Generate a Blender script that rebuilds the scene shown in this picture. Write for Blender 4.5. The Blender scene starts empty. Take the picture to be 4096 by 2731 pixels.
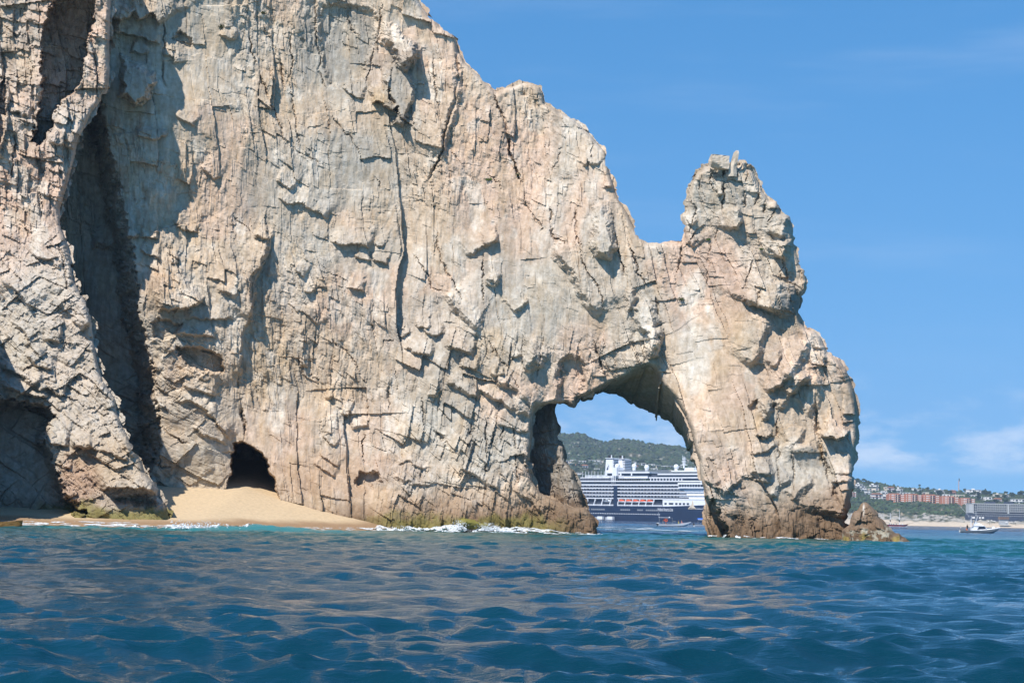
import bpy, bmesh, math, random
import numpy as np
from mathutils import Vector, Matrix

# ------------------------------------------------------------------ camera, sky, sun, exposure
F_PX, CAM_H = 8000.0, 1.8                 # focal length in photograph pixels (4096 wide), eye height above the sea
ROLL = math.atan(0.021)
PITCH = math.atan((2063.4 - 1365.5) / 8000.0 * math.cos(ROLL))
_f = np.array((0.0, math.cos(PITCH), math.sin(PITCH)))
_u0 = np.array((0.0, -math.sin(PITCH), math.cos(PITCH)))
_r0 = np.array((1.0, 0.0, 0.0))
_r = math.cos(ROLL) * _r0 + math.sin(ROLL) * _u0
_u = -math.sin(ROLL) * _r0 + math.cos(ROLL) * _u0

scene = bpy.context.scene
C = scene.collection
cam_d = bpy.data.cameras.new('camera')
cam_d.sensor_width = 36.0
cam_d.lens = 36.0 * F_PX / 4096.0
cam_d.clip_start = 0.5
cam_d.clip_end = 30000.0
cam = bpy.data.objects.new('camera', cam_d)
C.objects.link(cam)
cam.matrix_world = Matrix(((_r[0], _u[0], -_f[0], 0), (_r[1], _u[1], -_f[1], 0), (_r[2], _u[2], -_f[2], CAM_H), (0, 0, 0, 1)))
scene.camera = cam

SUN_AZ, SUN_EL = math.radians(36), math.radians(52)      # sun behind the viewer, to the left, high
sun_dir = Vector((-math.sin(SUN_AZ) * math.cos(SUN_EL), -math.cos(SUN_AZ) * math.cos(SUN_EL), math.sin(SUN_EL)))
sun_d = bpy.data.lights.new('sun', 'SUN')
sun_d.energy = 5.0
sun_d.angle = math.radians(0.5)
sun_d.color = (1.0, 0.955, 0.90)
sun = bpy.data.objects.new('sun', sun_d)
C.objects.link(sun)
sun.rotation_euler = sun_dir.to_track_quat('Z', 'Y').to_euler()
sun.location = (-300, -300, 500)

def N(nt, t, loc=(0, 0), **kw):
    n = nt.nodes.new(t)
    n.location = loc
    for k, v in kw.items():
        setattr(n, k, v)
    return n

world = bpy.data.worlds.new('World')
scene.world = world
world.use_nodes = True
wt = world.node_tree
wt.nodes.clear()
w_out = N(wt, 'ShaderNodeOutputWorld')
w_bg = N(wt, 'ShaderNodeBackground')
w_bg.inputs['Strength'].default_value = 0.120
sky = N(wt, 'ShaderNodeTexSky', sky_type='NISHITA', sun_disc=False)
sky.sun_elevation = SUN_EL
sky.sun_rotation = math.atan2(sun_dir.x, sun_dir.y)
sky.altitude = 0.0
sky.air_density = 1.0
sky.dust_density = 0.1
sky.ozone_density = 2.0
# thin high cirrus and a low bank of fair-weather cumulus all round the horizon
tc = N(wt, 'ShaderNodeTexCoord')
sep = N(wt, 'ShaderNodeSeparateXYZ')
wt.links.new(tc.outputs['Generated'], sep.inputs[0])
def wmath(op, a, b=None, clamp=False):
    n = N(wt, 'ShaderNodeMath', operation=op, use_clamp=clamp)
    for i, v in enumerate((a, b)):
        if v is None: continue
        if isinstance(v, (int, float)): n.inputs[i].default_value = v
        else: wt.links.new(v, n.inputs[i])
    return n.outputs[0]
def wramp(v, a, b):
    n = N(wt, 'ShaderNodeMapRange', interpolation_type='SMOOTHSTEP')
    wt.links.new(v, n.inputs[0])
    n.inputs[1].default_value = a; n.inputs[2].default_value = b
    return n.outputs[0]
def wnoise(scale, detail, rough, loc=(0, 0, 0)):
    m = N(wt, 'ShaderNodeMapping'); m.inputs['Scale'].default_value = scale; m.inputs['Location'].default_value = loc
    wt.links.new(tc.outputs['Generated'], m.inputs[0])
    n = N(wt, 'ShaderNodeTexNoise'); n.inputs['Scale'].default_value = 1.0; n.inputs['Detail'].default_value = detail
    n.inputs['Roughness'].default_value = rough
    wt.links.new(m.outputs[0], n.inputs[0])
    return n.outputs['Fac']
band = wmath('MULTIPLY', wramp(sep.outputs['Z'], 0.022, 0.034), wramp(sep.outputs['Z'], 0.085, 0.030))
cum = wmath('ADD', wnoise((26, 26, 70), 7, 0.60, (2.3, 0.4, 0.2)), wmath('MULTIPLY', wmath('SUBTRACT', sep.outputs['Z'], 0.045), -3.0))
cum = wmath('MULTIPLY', wramp(cum, 0.40, 0.70), band)
cir = wramp(wnoise((3.0, 3.0, 26.0), 5, 0.55, (0.7, 1.9, 0.0)), 0.50, 0.86)
cir = wmath('MULTIPLY', wmath('MULTIPLY', cir, wramp(sep.outputs['Z'], 0.05, 0.16)), 0.16)
cf = wmath('MAXIMUM', wmath('MULTIPLY', cum, 0.5), cir)
w_mix = N(wt, 'ShaderNodeMix', data_type='RGBA')
wt.links.new(cf, w_mix.inputs[0])
hsv = N(wt, 'ShaderNodeHueSaturation')
hsv.inputs['Saturation'].default_value = 1.40
hsv.inputs['Value'].default_value = 1.0
wt.links.new(sky.outputs[0], hsv.inputs['Color'])
# the air is very clear: the band right at the horizon keeps the blue of the sky above it
lift = N(wt, 'ShaderNodeCombineXYZ')
wt.links.new(sep.outputs['X'], lift.inputs[0]); wt.links.new(sep.outputs['Y'], lift.inputs[1])
wt.links.new(wmath('ADD', wmath('MULTIPLY', sep.outputs['Z'], 0.55), 0.165), lift.inputs[2])
wt.links.new(lift.outputs[0], sky.inputs['Vector'])
wt.links.new(hsv.outputs[0], w_mix.inputs[6])
w_mix.inputs[7].default_value = (7.6, 7.8, 8.2, 1)
wt.links.new(w_mix.outputs[2], w_bg.inputs['Color'])
wt.links.new(w_bg.outputs[0], w_out.inputs['Surface'])

scene.view_settings.view_transform = 'Standard'
scene.view_settings.look = 'None'
scene.view_settings.exposure = 0.32
scene.view_settings.gamma = 1.0
scene.view_settings.use_curve_mapping = False
scene.cycles.max_bounces = 6
scene.cycles.diffuse_bounces = 2
scene.cycles.glossy_bounces = 3
scene.cycles.use_denoising = True

# ------------------------------------------------------------------ helpers
def at(px, py, Y):
    """The point at depth Y (metres ahead of the viewer) that stands at photograph pixel px, py."""
    px = np.asarray(px, float); py = np.asarray(py, float); Y = np.asarray(Y, float)
    a = (px - 2048.0) / F_PX; b = (1365.5 - py) / F_PX
    dx = _f[0] + a * _r[0] + b * _u[0]
    dy = _f[1] + a * _r[1] + b * _u[1]
    dz = _f[2] + a * _r[2] + b * _u[2]
    k = Y / dy
    return np.stack([dx * k, np.broadcast_to(Y, k.shape), CAM_H + dz * k], -1)

def tag(o, label=None, cat=None, group=None, kind=None):
    if label: o['label'] = label
    if cat: o['category'] = cat
    if group: o['group'] = group
    if kind: o['kind'] = kind
    return o

def empty(name, loc=(0, 0, 0), rz=0.0, parent=None):
    o = bpy.data.objects.new(name, None)
    C.objects.link(o)
    o.location = loc; o.rotation_euler = (0, 0, rz)
    if parent: o.parent = parent
    return o

def link(name, me, parent=None, loc=None, rot=None, scale=None):
    o = bpy.data.objects.new(name, me)
    C.objects.link(o)
    if parent: o.parent = parent
    if loc is not None: o.location = loc
    if rot is not None: o.rotation_euler = rot
    if scale is not None: o.scale = scale
    return o

def np_mesh(name, verts, faces, mat=None, cols=None, smooth=False):
    """Mesh from arrays; faces is a list of arrays, each (n, 3) or (n, 4)."""
    me = bpy.data.meshes.new(name)
    verts = np.ascontiguousarray(verts, np.float32)
    me.vertices.add(len(verts)); me.vertices.foreach_set('co', verts.ravel())
    faces = [np.asarray(f, np.int32) for f in faces if len(f)]
    idx = np.concatenate([f.ravel() for f in faces])
    tot = np.concatenate([np.full(len(f), f.shape[1], np.int32) for f in faces])
    st = np.concatenate([[0], np.cumsum(tot)[:-1]]).astype(np.int32)
    me.loops.add(len(idx)); me.loops.foreach_set('vertex_index', idx)
    me.polygons.add(len(tot)); me.polygons.foreach_set('loop_start', st)
    try: me.polygons.foreach_set('loop_total', tot)
    except Exception: pass
    me.polygons.foreach_set('use_smooth', np.full(len(tot), bool(smooth)))
    if cols:
        for k, v in cols.items():
            v = np.asarray(v, np.float32)
            if v.ndim == 1:
                a = me.attributes.new(k, 'FLOAT', 'POINT'); a.data.foreach_set('value', v)
            else:
                a = me.attributes.new(k, 'FLOAT_COLOR', 'POINT')
                if v.shape[1] == 3: v = np.concatenate([v, np.ones((len(v), 1), np.float32)], 1)
                a.data.foreach_set('color', np.ascontiguousarray(v, np.float32).ravel())
    me.update(calc_edges=True); me.validate(clean_customdata=False)
    if mat: me.materials.append(mat)
    return me

# ---- noise
def hsh(i, j, s):
    v = np.sin(i * 127.1 + j * 311.7 + s * 74.7) * 43758.5453
    return v - np.floor(v)

def vnoise(x, y, s=0.0):
    i = np.floor(x); j = np.floor(y); fx = x - i; fy = y - j
    fx = fx * fx * fx * (fx * (fx * 6 - 15) + 10); fy = fy * fy * fy * (fy * (fy * 6 - 15) + 10)
    a = hsh(i, j, s); b = hsh(i + 1, j, s); c = hsh(i, j + 1, s); d = hsh(i + 1, j + 1, s)
    return (a + (b - a) * fx) * (1 - fy) + (c + (d - c) * fx) * fy * 1.0 - 0.5

def fbm(x, y, s=0.0, o=4, g=0.5):
    t = 0; a = 1.0
    for k in range(o):
        t = t + a * vnoise(x * 2.03 ** k + 17.3 * k, y * 2.03 ** k - 9.1 * k, s + k * 3.7); a *= g
    return t

def cells(x, y, s, jit=0.85):
    """Cellular noise: nearest cell's offset vector, F2-F1 and three random values of that cell."""
    i = np.floor(x); j = np.floor(y)
    f1 = np.full(x.shape, 9.0); f2 = np.full(x.shape, 9.0)
    bx = np.zeros_like(x); by = np.zeros_like(x); bi = np.zeros_like(x); bj = np.zeros_like(x)
    for di in (-1, 0, 1):
        for dj in (-1, 0, 1):
            ci = i + di; cj = j + dj
            dx = x - ci - 0.5 - (hsh(ci, cj, s) - 0.5) * jit
            dy = y - cj - 0.5 - (hsh(ci, cj, s + 5.3) - 0.5) * jit
            d = np.sqrt(dx * dx + dy * dy) * 0.45 + np.maximum(np.abs(dx), np.abs(dy)) * 0.55
            m = d < f1
            f2 = np.where(m, f1, np.minimum(f2, d)); f1 = np.where(m, d, f1)
            bx = np.where(m, dx, bx); by = np.where(m, dy, by); bi = np.where(m, ci, bi); bj = np.where(m, cj, bj)
    return bx, by, f2 - f1, hsh(bi, bj, s + 1.1), hsh(bi, bj, s + 2.2), hsh(bi, bj, s + 3.3)

def chip(x, y, s, slope=0.55, tilt=0.6):
    """Chipped-rock relief: the upper envelope of tilted planar pyramids, continuous with sharp creases (unit cell)."""
    i = np.floor(x); j = np.floor(y)
    best = np.full(x.shape, -9.0)
    for di in (-1, 0, 1):
        for dj in (-1, 0, 1):
            ci = i + di; cj = j + dj
            dx = x - ci - hsh(ci, cj, s); dy = y - cj - hsh(ci, cj, s + 5.3)
            v = (hsh(ci, cj, s + 1.7) - 0.5) * 0.5 + tilt * ((hsh(ci, cj, s + 2.9) - 0.5) * dx + (hsh(ci, cj, s + 4.1) - 0.5) * dy) \
                - slope * np.maximum(np.abs(dx + 0.3 * dy), np.abs(dy - 0.3 * dx))
            best = np.maximum(best, v)
    return best

def sstep(a, b, x):
    t = np.clip((x - a) / (b - a), 0, 1)
    return t * t * (3 - 2 * t)

def seg_dist(px, py, pts):
    """Distance to a polyline, side (negative on its left hand as drawn) and share of the way along it."""
    pts = np.asarray(pts, float)
    L = np.hypot(*np.diff(pts, axis=0).T); cum = np.concatenate([[0], np.cumsum(L)]); tot = cum[-1]
    bd = np.full(px.shape, 1e9); bs = np.zeros_like(px); bt = np.zeros_like(px)
    for k in range(len(pts) - 1):
        ax, ay = pts[k]; bx, by = pts[k + 1]
        ex, ey = bx - ax, by - ay
        t = np.clip(((px - ax) * ex + (py - ay) * ey) / max(L[k] ** 2, 1e-9), 0, 1)
        qx = px - ax - t * ex; qy = py - ay - t * ey
        d = np.hypot(qx, qy); m = d < bd - 1e-9
        bd = np.where(m, d, bd); bs = np.where(m, ex * qy - ey * qx, bs); bt = np.where(m, (cum[k] + t * L[k]) / tot, bt)
    return bd, bs, bt, tot

def poly_sdf(px, py, pts):
    """Signed distance to a closed polygon, positive inside."""
    pts = np.asarray(pts, float)
    q = np.concatenate([pts, pts[:1]])
    d, _, _, _ = seg_dist(px, py, q)
    inside = np.zeros(px.shape, bool)
    for k in range(len(pts)):
        x1, y1 = q[k]; x2, y2 = q[k + 1]
        if y1 == y2: continue
        c = ((y1 > py) != (y2 > py)) & (px < (x2 - x1) * (py - y1) / (y2 - y1) + x1)
        inside ^= c
    return np.where(inside, d, -d)

# frames in which the rock was measured: origin and scale of a close-up of the photograph
TILE = {'f': (0, 0, 1.0), 'd': (0, 0, 1.7415), 'Z3': (2600, 500, .5102), 'Z4': (0, 0, .5102), 'Z5': (0, 750, .5102), 'Z6': (0, 1500, .4783),
        'Z7': (1000, 0, .5739), 'A': (1000, 900, .5), 'B': (1000, 1450, .5), 'C': (1900, 500, .5), 'D': (2000, 1100, .5),
        'E': (2500, 1450, .5), 'F': (2600, 800, .5), 'Z1': (2100, 1550, .4145), 'Z2': (3380, 1600, .3827)}
def T(t, *xy):
    ox, oy, s = TILE[t]
    return [(ox + s * x, oy + s * y) for x, y in xy]
# ------------------------------------------------------------------ rock: measured features
# feature kinds: crack (groove), lip (ground raised on the left hand of the line, falling away from it), block (raised or sunk polygon)
def crack(t, w, d, *xy): return ('crack', T(t, *xy), w, d)
def lip(t, H, fall, tw, *xy): return ('lip', T(t, *xy), H, fall, tw)
def block(t, H, bev, tx, ty, *xy): return ('block', T(t, *xy), H, bev, tx, ty)

def apply_features(px, py, feats, h):
    for ft in feats:
        p = np.asarray(ft[1]); k = ft[0]
        pad = {'crack': lambda: ft[2] * 1.5, 'lip': lambda: ft[3] * 3.5, 'block': lambda: ft[3] + 2}[k]()
        m = np.nonzero((px > p[:, 0].min() - pad) & (px < p[:, 0].max() + pad) & (py > p[:, 1].min() - pad) & (py < p[:, 1].max() + pad))[0]
        if not len(m): continue
        x, y = px[m], py[m]
        if k == 'crack':
            d, s, t, L = seg_dist(x, y, p)
            w = ft[2] * (0.55 + 0.45 * np.sin(np.clip(t, 0, 1) * math.pi)) * (0.75 + 0.9 * (vnoise(x / 23, y / 23, 3.1) + 0.3))
            w = np.maximum(w * 0.6, 2.2)
            h[m] -= 0.60 * ft[3] * np.clip(1 - d / w, 0, 1) * np.clip(0.15 + 1.7 * (vnoise(x / 45, y / 45, 8.8) + 0.4), 0, 1) * np.clip(np.sin(np.clip(t, 0, 1) * math.pi) * 2.2, 0, 1)
        elif k == 'lip':
            d, s, t, L = seg_dist(x, y, p)
            e = np.minimum(1, np.minimum(t, 1 - t) / 0.14)
            H, fall, tw = ft[2] * 0.8, ft[3], ft[4]
            up = np.exp(-(d / fall) ** 1.3)
            dn = np.clip(1 - d / tw, 0, 1)
            h[m] += H * np.where(s < 0, up, dn) * e
        else:
            H, bev, tx, ty = ft[2:]
            na = 1 + min(2.5, abs(H) / 2.5)
            if bev < 0: bev, na = -bev, 0.55
            d = poly_sdf(x, y, p) + na * (9 * (chip(x / 34, y / 46, 17.0) + 0.25) + 4 * fbm(x / 12, y / 12, 19.0, 2))
            w = np.clip(d / bev, 0, 1)
            c = p.mean(0)
            h[m] += w * (H + (tx * (x - c[0]) + ty * (y - c[1])) / 36.0)
    return h

MAIN_FEATS = [
    # upper middle of the wall
    crack('Z7', 9, 1.0, (460, 0), (455, 150), (465, 320), (500, 400), (480, 480), (520, 600), (540, 640)),
    crack('Z7', 9, 1.0, (920, 0), (915, 80), (900, 190), (870, 320), (830, 480), (800, 600)),
    block('Z7', 2.6, 26, 0.5, 0.25, (925, 150), (1010, 170), (1090, 250), (1165, 300), (1170, 400), (1090, 490), (1010, 430), (960, 330), (910, 280)),
    block('Z7', 1.3, 16, 0.0, 0.2, (930, 450), (1040, 440), (1130, 520), (1150, 700), (1060, 880), (1000, 870), (1010, 740), (930, 560)),
    lip('Z7', 2.0, 75, 6, (840, 710), (900, 700), (945, 735), (990, 770), (1020, 715)),
    crack('Z7', 15, 1.7, (1440, 260), (1450, 520), (1430, 700), (1380, 850), (1350, 980), (1320, 1120), (1260, 1200), (1240, 1300)),
    lip('Z7', 1.6, 110, 22, (1330, 1120), (1390, 850), (1440, 640), (1440, 520), (1430, 400)),
    crack('Z7', 7, 0.9, (1280, 400), (1285, 560), (1300, 650), (1320, 760)),
    crack('Z7', 12, 1.8, (1700, 640), (1730, 740), (1780, 860), (1800, 960), (1815, 1080), (1850, 1180), (1890, 1220)),
    crack('Z7', 6, 0.7, (1365, 990), (1430, 1090), (1470, 1150), (1600, 1165), (1700, 1240), (1780, 1330)),
    crack('Z7', 7, 0.9, (80, 540), (130, 680), (200, 860), (240, 1000), (330, 1050), (420, 1100), (540, 1160)),
    crack('Z7', 7, 0.8, (540, 760), (600, 860), (700, 960), (770, 1080), (830, 1200), (890, 1260), (930, 1400)),
    crack('Z7', 6, 0.7, (280, 560), (290, 700), (320, 860), (340, 1040)),
    lip('Z7', 0.9, 60, 6, (180, 1250), (250, 1290), (310, 1330)),
    lip('Z7', 0.9, 60, 6, (190, 1380), (300, 1430), (340, 1400), (430, 1450), (500, 1490), (540, 1530)),
    lip('Z7', 0.8, 50, 5, (640, 600), (700, 650), (790, 690)),
    crack('Z7', 8, 1.0, (290, 130), (285, 320), (300, 460), (250, 600)),
    crack('Z7', 8, 1.0, (90, 200), (160, 300), (220, 480), (240, 640)),
    lip('Z7', 1.4, 60, 14, (1010, 430), (1090, 490), (1165, 400), (1170, 320)),
    block('Z7', -0.8, 20, 0, 0, (480, 20), (670, 30), (860, 60), (900, 140), (860, 320), (800, 560), (640, 620), (540, 600), (500, 400), (470, 320)),
    crack('Z7', 8, 1.0, (690, 60), (690, 150), (700, 200), (760, 260)),
    # middle of the wall
    lip('A', 1.3, 120, 10, (10, 780), (20, 600), (40, 450), (90, 330), (130, 240), (160, 130), (170, 0)),
    lip('A', 1.3, 70, 5, (640, 115), (700, 150), (780, 155), (890, 150), (985, 175)),
    lip('A', 0.9, 45, 5, (830, 240), (900, 270), (965, 275)), lip('A', 0.9, 45, 5, (970, 260), (1030, 285), (1100, 310)),
    lip('A', 0.9, 45, 5, (770, 485), (830, 510), (925, 515)), lip('A', 0.6, 40, 5, (1000, 140), (1080, 180)),
    lip('A', 0.8, 40, 5, (350, 350), (440, 405)), lip('A', 0.9, 40, 5, (440, 530), (520, 545)),
    lip('A', 0.6, 50, 5, (385, 660), (470, 720), (560, 810)), lip('A', 0.5, 40, 4, (300, 620), (390, 690)),
    crack('A', 6, 0.8, (630, 905), (700, 970), (770, 1000), (830, 1090), (880, 1190)),
    crack('A', 6, 0.6, (560, 310), (620, 350), (690, 410), (780, 440)),
    crack('A', 7, 0.8, (1310, 220), (1350, 300), (1420, 400), (1450, 500), (1560, 540)),
    crack('A', 8, 1.1, (1480, 0), (1520, 230), (1560, 370), (1620, 450), (1680, 550), (1700, 610)),
    lip('A', 1.6, 55, 24, (1560, 540), (1640, 640), (1720, 720), (1800, 800), (1860, 820)),
    crack('A', 7, 1.0, (1880, 200), (1860, 380), (1865, 560), (1870, 640)),
    lip('A', 0.9, 40, 5, (1330, 800), (1440, 820)), lip('A', 1.0, 45, 6, (1370, 845), (1480, 880), (1570, 850)),
    lip('A', 0.7, 40, 6, (1165, 860), (1220, 885), (1300, 840)), lip('A', 1.1, 55, 8, (1230, 970), (1300, 1000), (1380, 1020), (1480, 1030)),
    lip('A', 1.6, 70, 10, (1560, 960), (1650, 990), (1790, 1030)), lip('A', 1.2, 50, 8, (1670, 1120), (1740, 1125), (1820, 1150)),
    lip('A', 1.4, 60, 12, (1575, 1240), (1650, 1290), (1740, 1330), (1830, 1390)),
    lip('A', 1.5, 60, 14, (1840, 1310), (1920, 1360), (2030, 1410), (2120, 1500)),
    lip('A', 0.9, 40, 10, (1910, 1190), (1970, 1200), (2040, 1180)), lip('A', 1.1, 45, 10, (1970, 1260), (2060, 1290)),
    lip('A', 0.9, 40, 8, (1880, 460), (1940, 475), (2010, 450)), lip('A', 1.2, 70, 16, (2190, 1180), (2260, 1150), (2350, 1090)),
    lip('A', 1.0, 50, 10, (1740, 260), (1800, 200), (1900, 150), (2000, 110)), lip('A', 0.9, 40, 12, (1420, 1350), (1510, 1370)),
    lip('A', 0.9, 40, 10, (2080, 1030), (2140, 1050), (2180, 1020)), lip('A', 0.9, 40, 12, (600, 1370), (655, 1385)),
    lip('A', 0.8, 40, 10, (400, 1120), (470, 1130)), crack('A', 7, 0.9, (1050, 1030), (1080, 930), (1160, 905)),
    crack('A', 7, 0.9, (1950, 960), (2000, 1060), (2100, 1200), (2160, 1330)), crack('A', 6, 0.8, (1800, 880), (1900, 900), (1960, 1030)),
    lip('A', 1.2, 60, 14, (2120, 1480), (2200, 1490), (2260, 1530)),
    # lower middle: fluted grey columns, dipping beds
    crack('B', 6, 0.8, (1110, 150), (1110, 400)), crack('B', 5, 0.6, (1170, 40), (1180, 240)), crack('B', 6, 0.8, (1380, 270), (1385, 520)),
    crack('B', 7, 1.2, (1880, 400), (1895, 700), (1885, 930)), crack('B', 6, 0.9, (1770, 470), (1770, 620)),
    crack('B', 6, 0.9, (1950, 540), (1930, 640), (1900, 680)), crack('B', 5, 0.7, (2110, 480), (2130, 800), (2140, 1000)),
    crack('B', 5, 0.7, (2040, 480), (2000, 640)), crack('B', 7, 0.9, (910, 540), (905, 820)),
    block('B', -0.9, 8, 0, 0, (1470, 550), (1510, 560), (1560, 600), (1560, 640), (1500, 600)),
    block('B', -1.3, 10, 0, 0, (830, 960), (870, 870), (930, 880), (1010, 880), (1050, 950), (980, 960), (960, 1000), (840, 1000)),
    lip('B', 0.6, 30, 5, (500, 800), (560, 840), (700, 910)), lip('B', 0.6, 30, 5, (580, 590), (690, 670)),
    lip('B', 0.6, 30, 5, (540, 730), (640, 780), (720, 840)), lip('B', 0.6, 35, 8, (1140, 900), (1300, 960), (1480, 980)),
    lip('B', 0.5, 30, 6, (1180, 820), (1260, 780), (1340, 830), (1440, 830)),
    lip('B', 0.9, 45, 8, (1660, 820), (1760, 870), (1880, 950), (2000, 1010)), lip('B', 0.9, 45, 8, (2100, 1010), (2230, 1080), (2350, 1210)),
    lip('B', 0.9, 45, 12, (720, 380), (800, 420)), lip('B', 0.8, 40, 6, (1950, 470), (2060, 500), (2150, 540), (2250, 545)),
    lip('B', 1.6, 60, 8, (2250, 760), (2190, 720), (2250, 900)), lip('B', 0.8, 50, 10, (800, 520), (880, 500), (960, 490)),
    # shoulder above the arch
    crack('C', 10, 1.4, (250, 70), (270, 160), (290, 270), (340, 370), (370, 480)), crack('C', 7, 0.8, (690, 200), (650, 320), (620, 400)),
    crack('C', 9, 1.0, (600, 620), (610, 880), (650, 920), (760, 960)),
    lip('C', 2.0, 90, 30, (620, 960), (700, 1060), (770, 1140), (830, 1240), (870, 1350), (950, 1450), (1000, 1530)),
    crack('C', 8, 1.1, (820, 950), (850, 1060), (900, 1180), (960, 1260), (1010, 1370), (1030, 1500)),
    block('C', 1.7, 34, 0.1, 0.25, (950, 620), (1020, 610), (1060, 680), (1120, 780), (1130, 900), (1140, 990), (1080, 1080), (960, 1070), (910, 980), (920, 850)),
    crack('C', 9, 1.3, (1090, 650), (1110, 800), (1140, 980), (1170, 1080), (1210, 1220)), crack('C', 10, 1.6, (1220, 940), (1270, 1060), (1310, 1190), (1390, 1310)),
    crack('C', 10, 1.3, (1450, 1350), (1470, 1540)), crack('C', 7, 0.9, (1680, 940), (1650, 1000), (1610, 1200)),
    crack('C', 5, 0.5, (1870, 920), (1880, 1000), (1850, 1300)), crack('C', 4, 0.4, (1760, 1020), (1870, 1090), (1930, 1130)),
    crack('C', 7, 0.9, (2220, 1090), (2180, 1200), (2130, 1390)), crack('C', 6, 0.7, (400, 520), (410, 640), (470, 730), (540, 830), (500, 880)),
    lip('C', 0.9, 40, 10, (880, 330), (910, 260), (950, 330)), lip('C', 0.8, 40, 6, (1030, 490), (1100, 495)),
    crack('C', 8, 1.0, (810, 660), (815, 900), (850, 980)), lip('C', 0.8, 45, 8, (60, 940), (140, 930), (200, 910)),
    block('C', 1.0, 18, 0, 0, (1215, 1300), (1290, 1310), (1300, 1380), (1250, 1500), (1220, 1560), (1200, 1400)),
    lip('C', 1.0, 50, 14, (300, 1500), (370, 1440), (420, 1400)), lip('C', 0.8, 40, 10, (90, 1230), (160, 1250), (210, 1200)),
    # overhang over the arch
    block('D', 1.6, 30, 0, 0.2, (1060, 250), (1160, 190), (1250, 230), (1285, 420), (1285, 560), (1230, 660), (1160, 600), (1150, 480), (1080, 420)),
    lip('D', 1.8, 80, 12, (1150, 580), (1200, 650), (1250, 640), (1290, 480), (1290, 400)),
    block('D', 1.5, 40, 0, 0.3, (180, 470), (300, 480), (420, 600), (400, 680), (300, 740), (190, 760)),
    block('D', -1.3, 26, 0, 0, (470, 690), (560, 630), (640, 650), (700, 770), (690, 860), (690, 960), (600, 1010), (590, 1100), (440, 1080), (455, 860)),
    crack('D', 8, 1.0, (180, 470), (180, 760)), crack('D', 10, 1.4, (1150, 480), (1155, 980)),
    crack('D', 8, 1.0, (740, 450), (770, 620), (820, 760), (880, 850)), crack('D', 10, 1.2, (1245, 150), (1270, 260), (1260, 360)),
    lip('D', 1.0, 60, 14, (0, 840), (120, 900), (220, 1000), (280, 1060)),
    # pinnacle
    crack('Z3', 8, 1.4, (600, 300), (590, 340), (580, 460), (575, 640), (565, 740)), crack('Z3', 7, 1.1, (740, 450), (745, 560), (740, 660)),
    crack('Z3', 8, 1.2, (860, 450), (850, 560), (820, 650)), lip('Z3', 2.2, 60, 14, (685, 830), (700, 700), (690, 640)),
    crack('Z3', 6, 0.8, (380, 590), (450, 640), (560, 750)), crack('Z3', 6, 0.9, (330, 400), (385, 430), (390, 520)),
    crack('Z3', 6, 0.9, (470, 350), (480, 460), (520, 540)), crack('Z3', 7, 1.1, (690, 300), (700, 410)), crack('Z3', 6, 0.9, (770, 330), (760, 450)),
    crack('Z3', 7, 1.0, (910, 570), (880, 700)), crack('Z3', 7, 1.0, (1000, 640), (960, 720), (920, 770)),
    lip('Z3', 2.0, 50, 26, (1030, 1060), (1060, 960), (1060, 890)), lip('Z3', 1.8, 50, 26, (1020, 880), (1040, 800), (1050, 740), (1100, 730)),
    crack('Z3', 6, 0.8, (310, 560), (360, 680), (330, 780), (290, 860)), lip('Z3', 0.8, 30, 6, (320, 790), (380, 750)),
    lip('Z3', 0.9, 30, 8, (520, 550), (575, 545)), crack('Z3', 6, 0.8, (440, 370), (480, 380), (540, 370)),
    lip('Z3', 1.0, 60, 10, (240, 960), (300, 900), (330, 960)), crack('Z3', 6, 0.8, (530, 830), (510, 900)),
    # shaded right-hand faces of the leg
    lip('F', 3.4, 110, 80, (960, 905), (1000, 800), (1020, 700), (1040, 640)), lip('F', 1.2, 40, 30, (1110, 900), (1120, 800), (1110, 730)),
    lip('F', 1.6, 70, 26, (770, 1340), (850, 1240), (870, 1130), (920, 1000), (950, 910)),
    lip('F', 1.6, 70, 24, (1080, 1450), (1120, 1380), (1180, 1280), (1230, 1180), (1240, 1100)),
    lip('F', 1.3, 60, 20, (1110, 1568), (1140, 1520), (1190, 1450), (1270, 1385)), lip('F', 0.7, 40, 8, (730, 790), (790, 830), (850, 840)),
    crack('F', 6, 0.8, (855, 840), (890, 720)), crack('F', 7, 0.9, (1060, 660), (1180, 680), (1240, 740)), crack('F', 5, 0.6, (1050, 500), (1060, 640)),
    lip('F', 1.1, 40, 16, (1390, 1340), (1380, 1260), (1360, 1200)), crack('F', 7, 0.9, (780, 600), (830, 490)),
    lip('F', 1.0, 40, 12, (980, 1340), (1020, 1280), (1035, 1200)), lip('F', 0.9, 50, 16, (930, 1480), (1000, 1500), (1080, 1420)),
    lip('F', 1.5, 60, 30, (1030, 470), (1070, 420), (1085, 330)), lip('F', 1.2, 40, 20, (1180, 760), (1230, 740), (1245, 650)),
    # lower leg
    lip('E', 1.4, 60, 20, (1230, 380), (1280, 290), (1360, 220), (1420, 130), (1480, 90)), lip('E', 1.0, 50, 14, (1140, 240), (1200, 190), (1270, 150), (1340, 60)),
    lip('E', 1.0, 60, 26, (1430, 410), (1510, 340), (1540, 200), (1530, 90)),
    block('E', 1.4, 22, 0.2, 0.1, (1075, 310), (1150, 270), (1205, 320), (1190, 390), (1100, 470), (1085, 440)),
    block('E', -0.9, 8, 0, 0, (985, 350), (1060, 300), (1065, 390), (980, 385)), lip('E', 1.2, 50, 7, (1040, 580), (1120, 600), (1195, 560)),
    lip('E', 2.8, 75, 8, (1565, 575), (1650, 600), (1750, 595), (1790, 540)),
    crack('E', 17, 1.7, (1525, 200), (1520, 420), (1545, 600), (1570, 760), (1620, 850), (1650, 960), (1690, 1100), (1740, 1200)),
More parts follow.
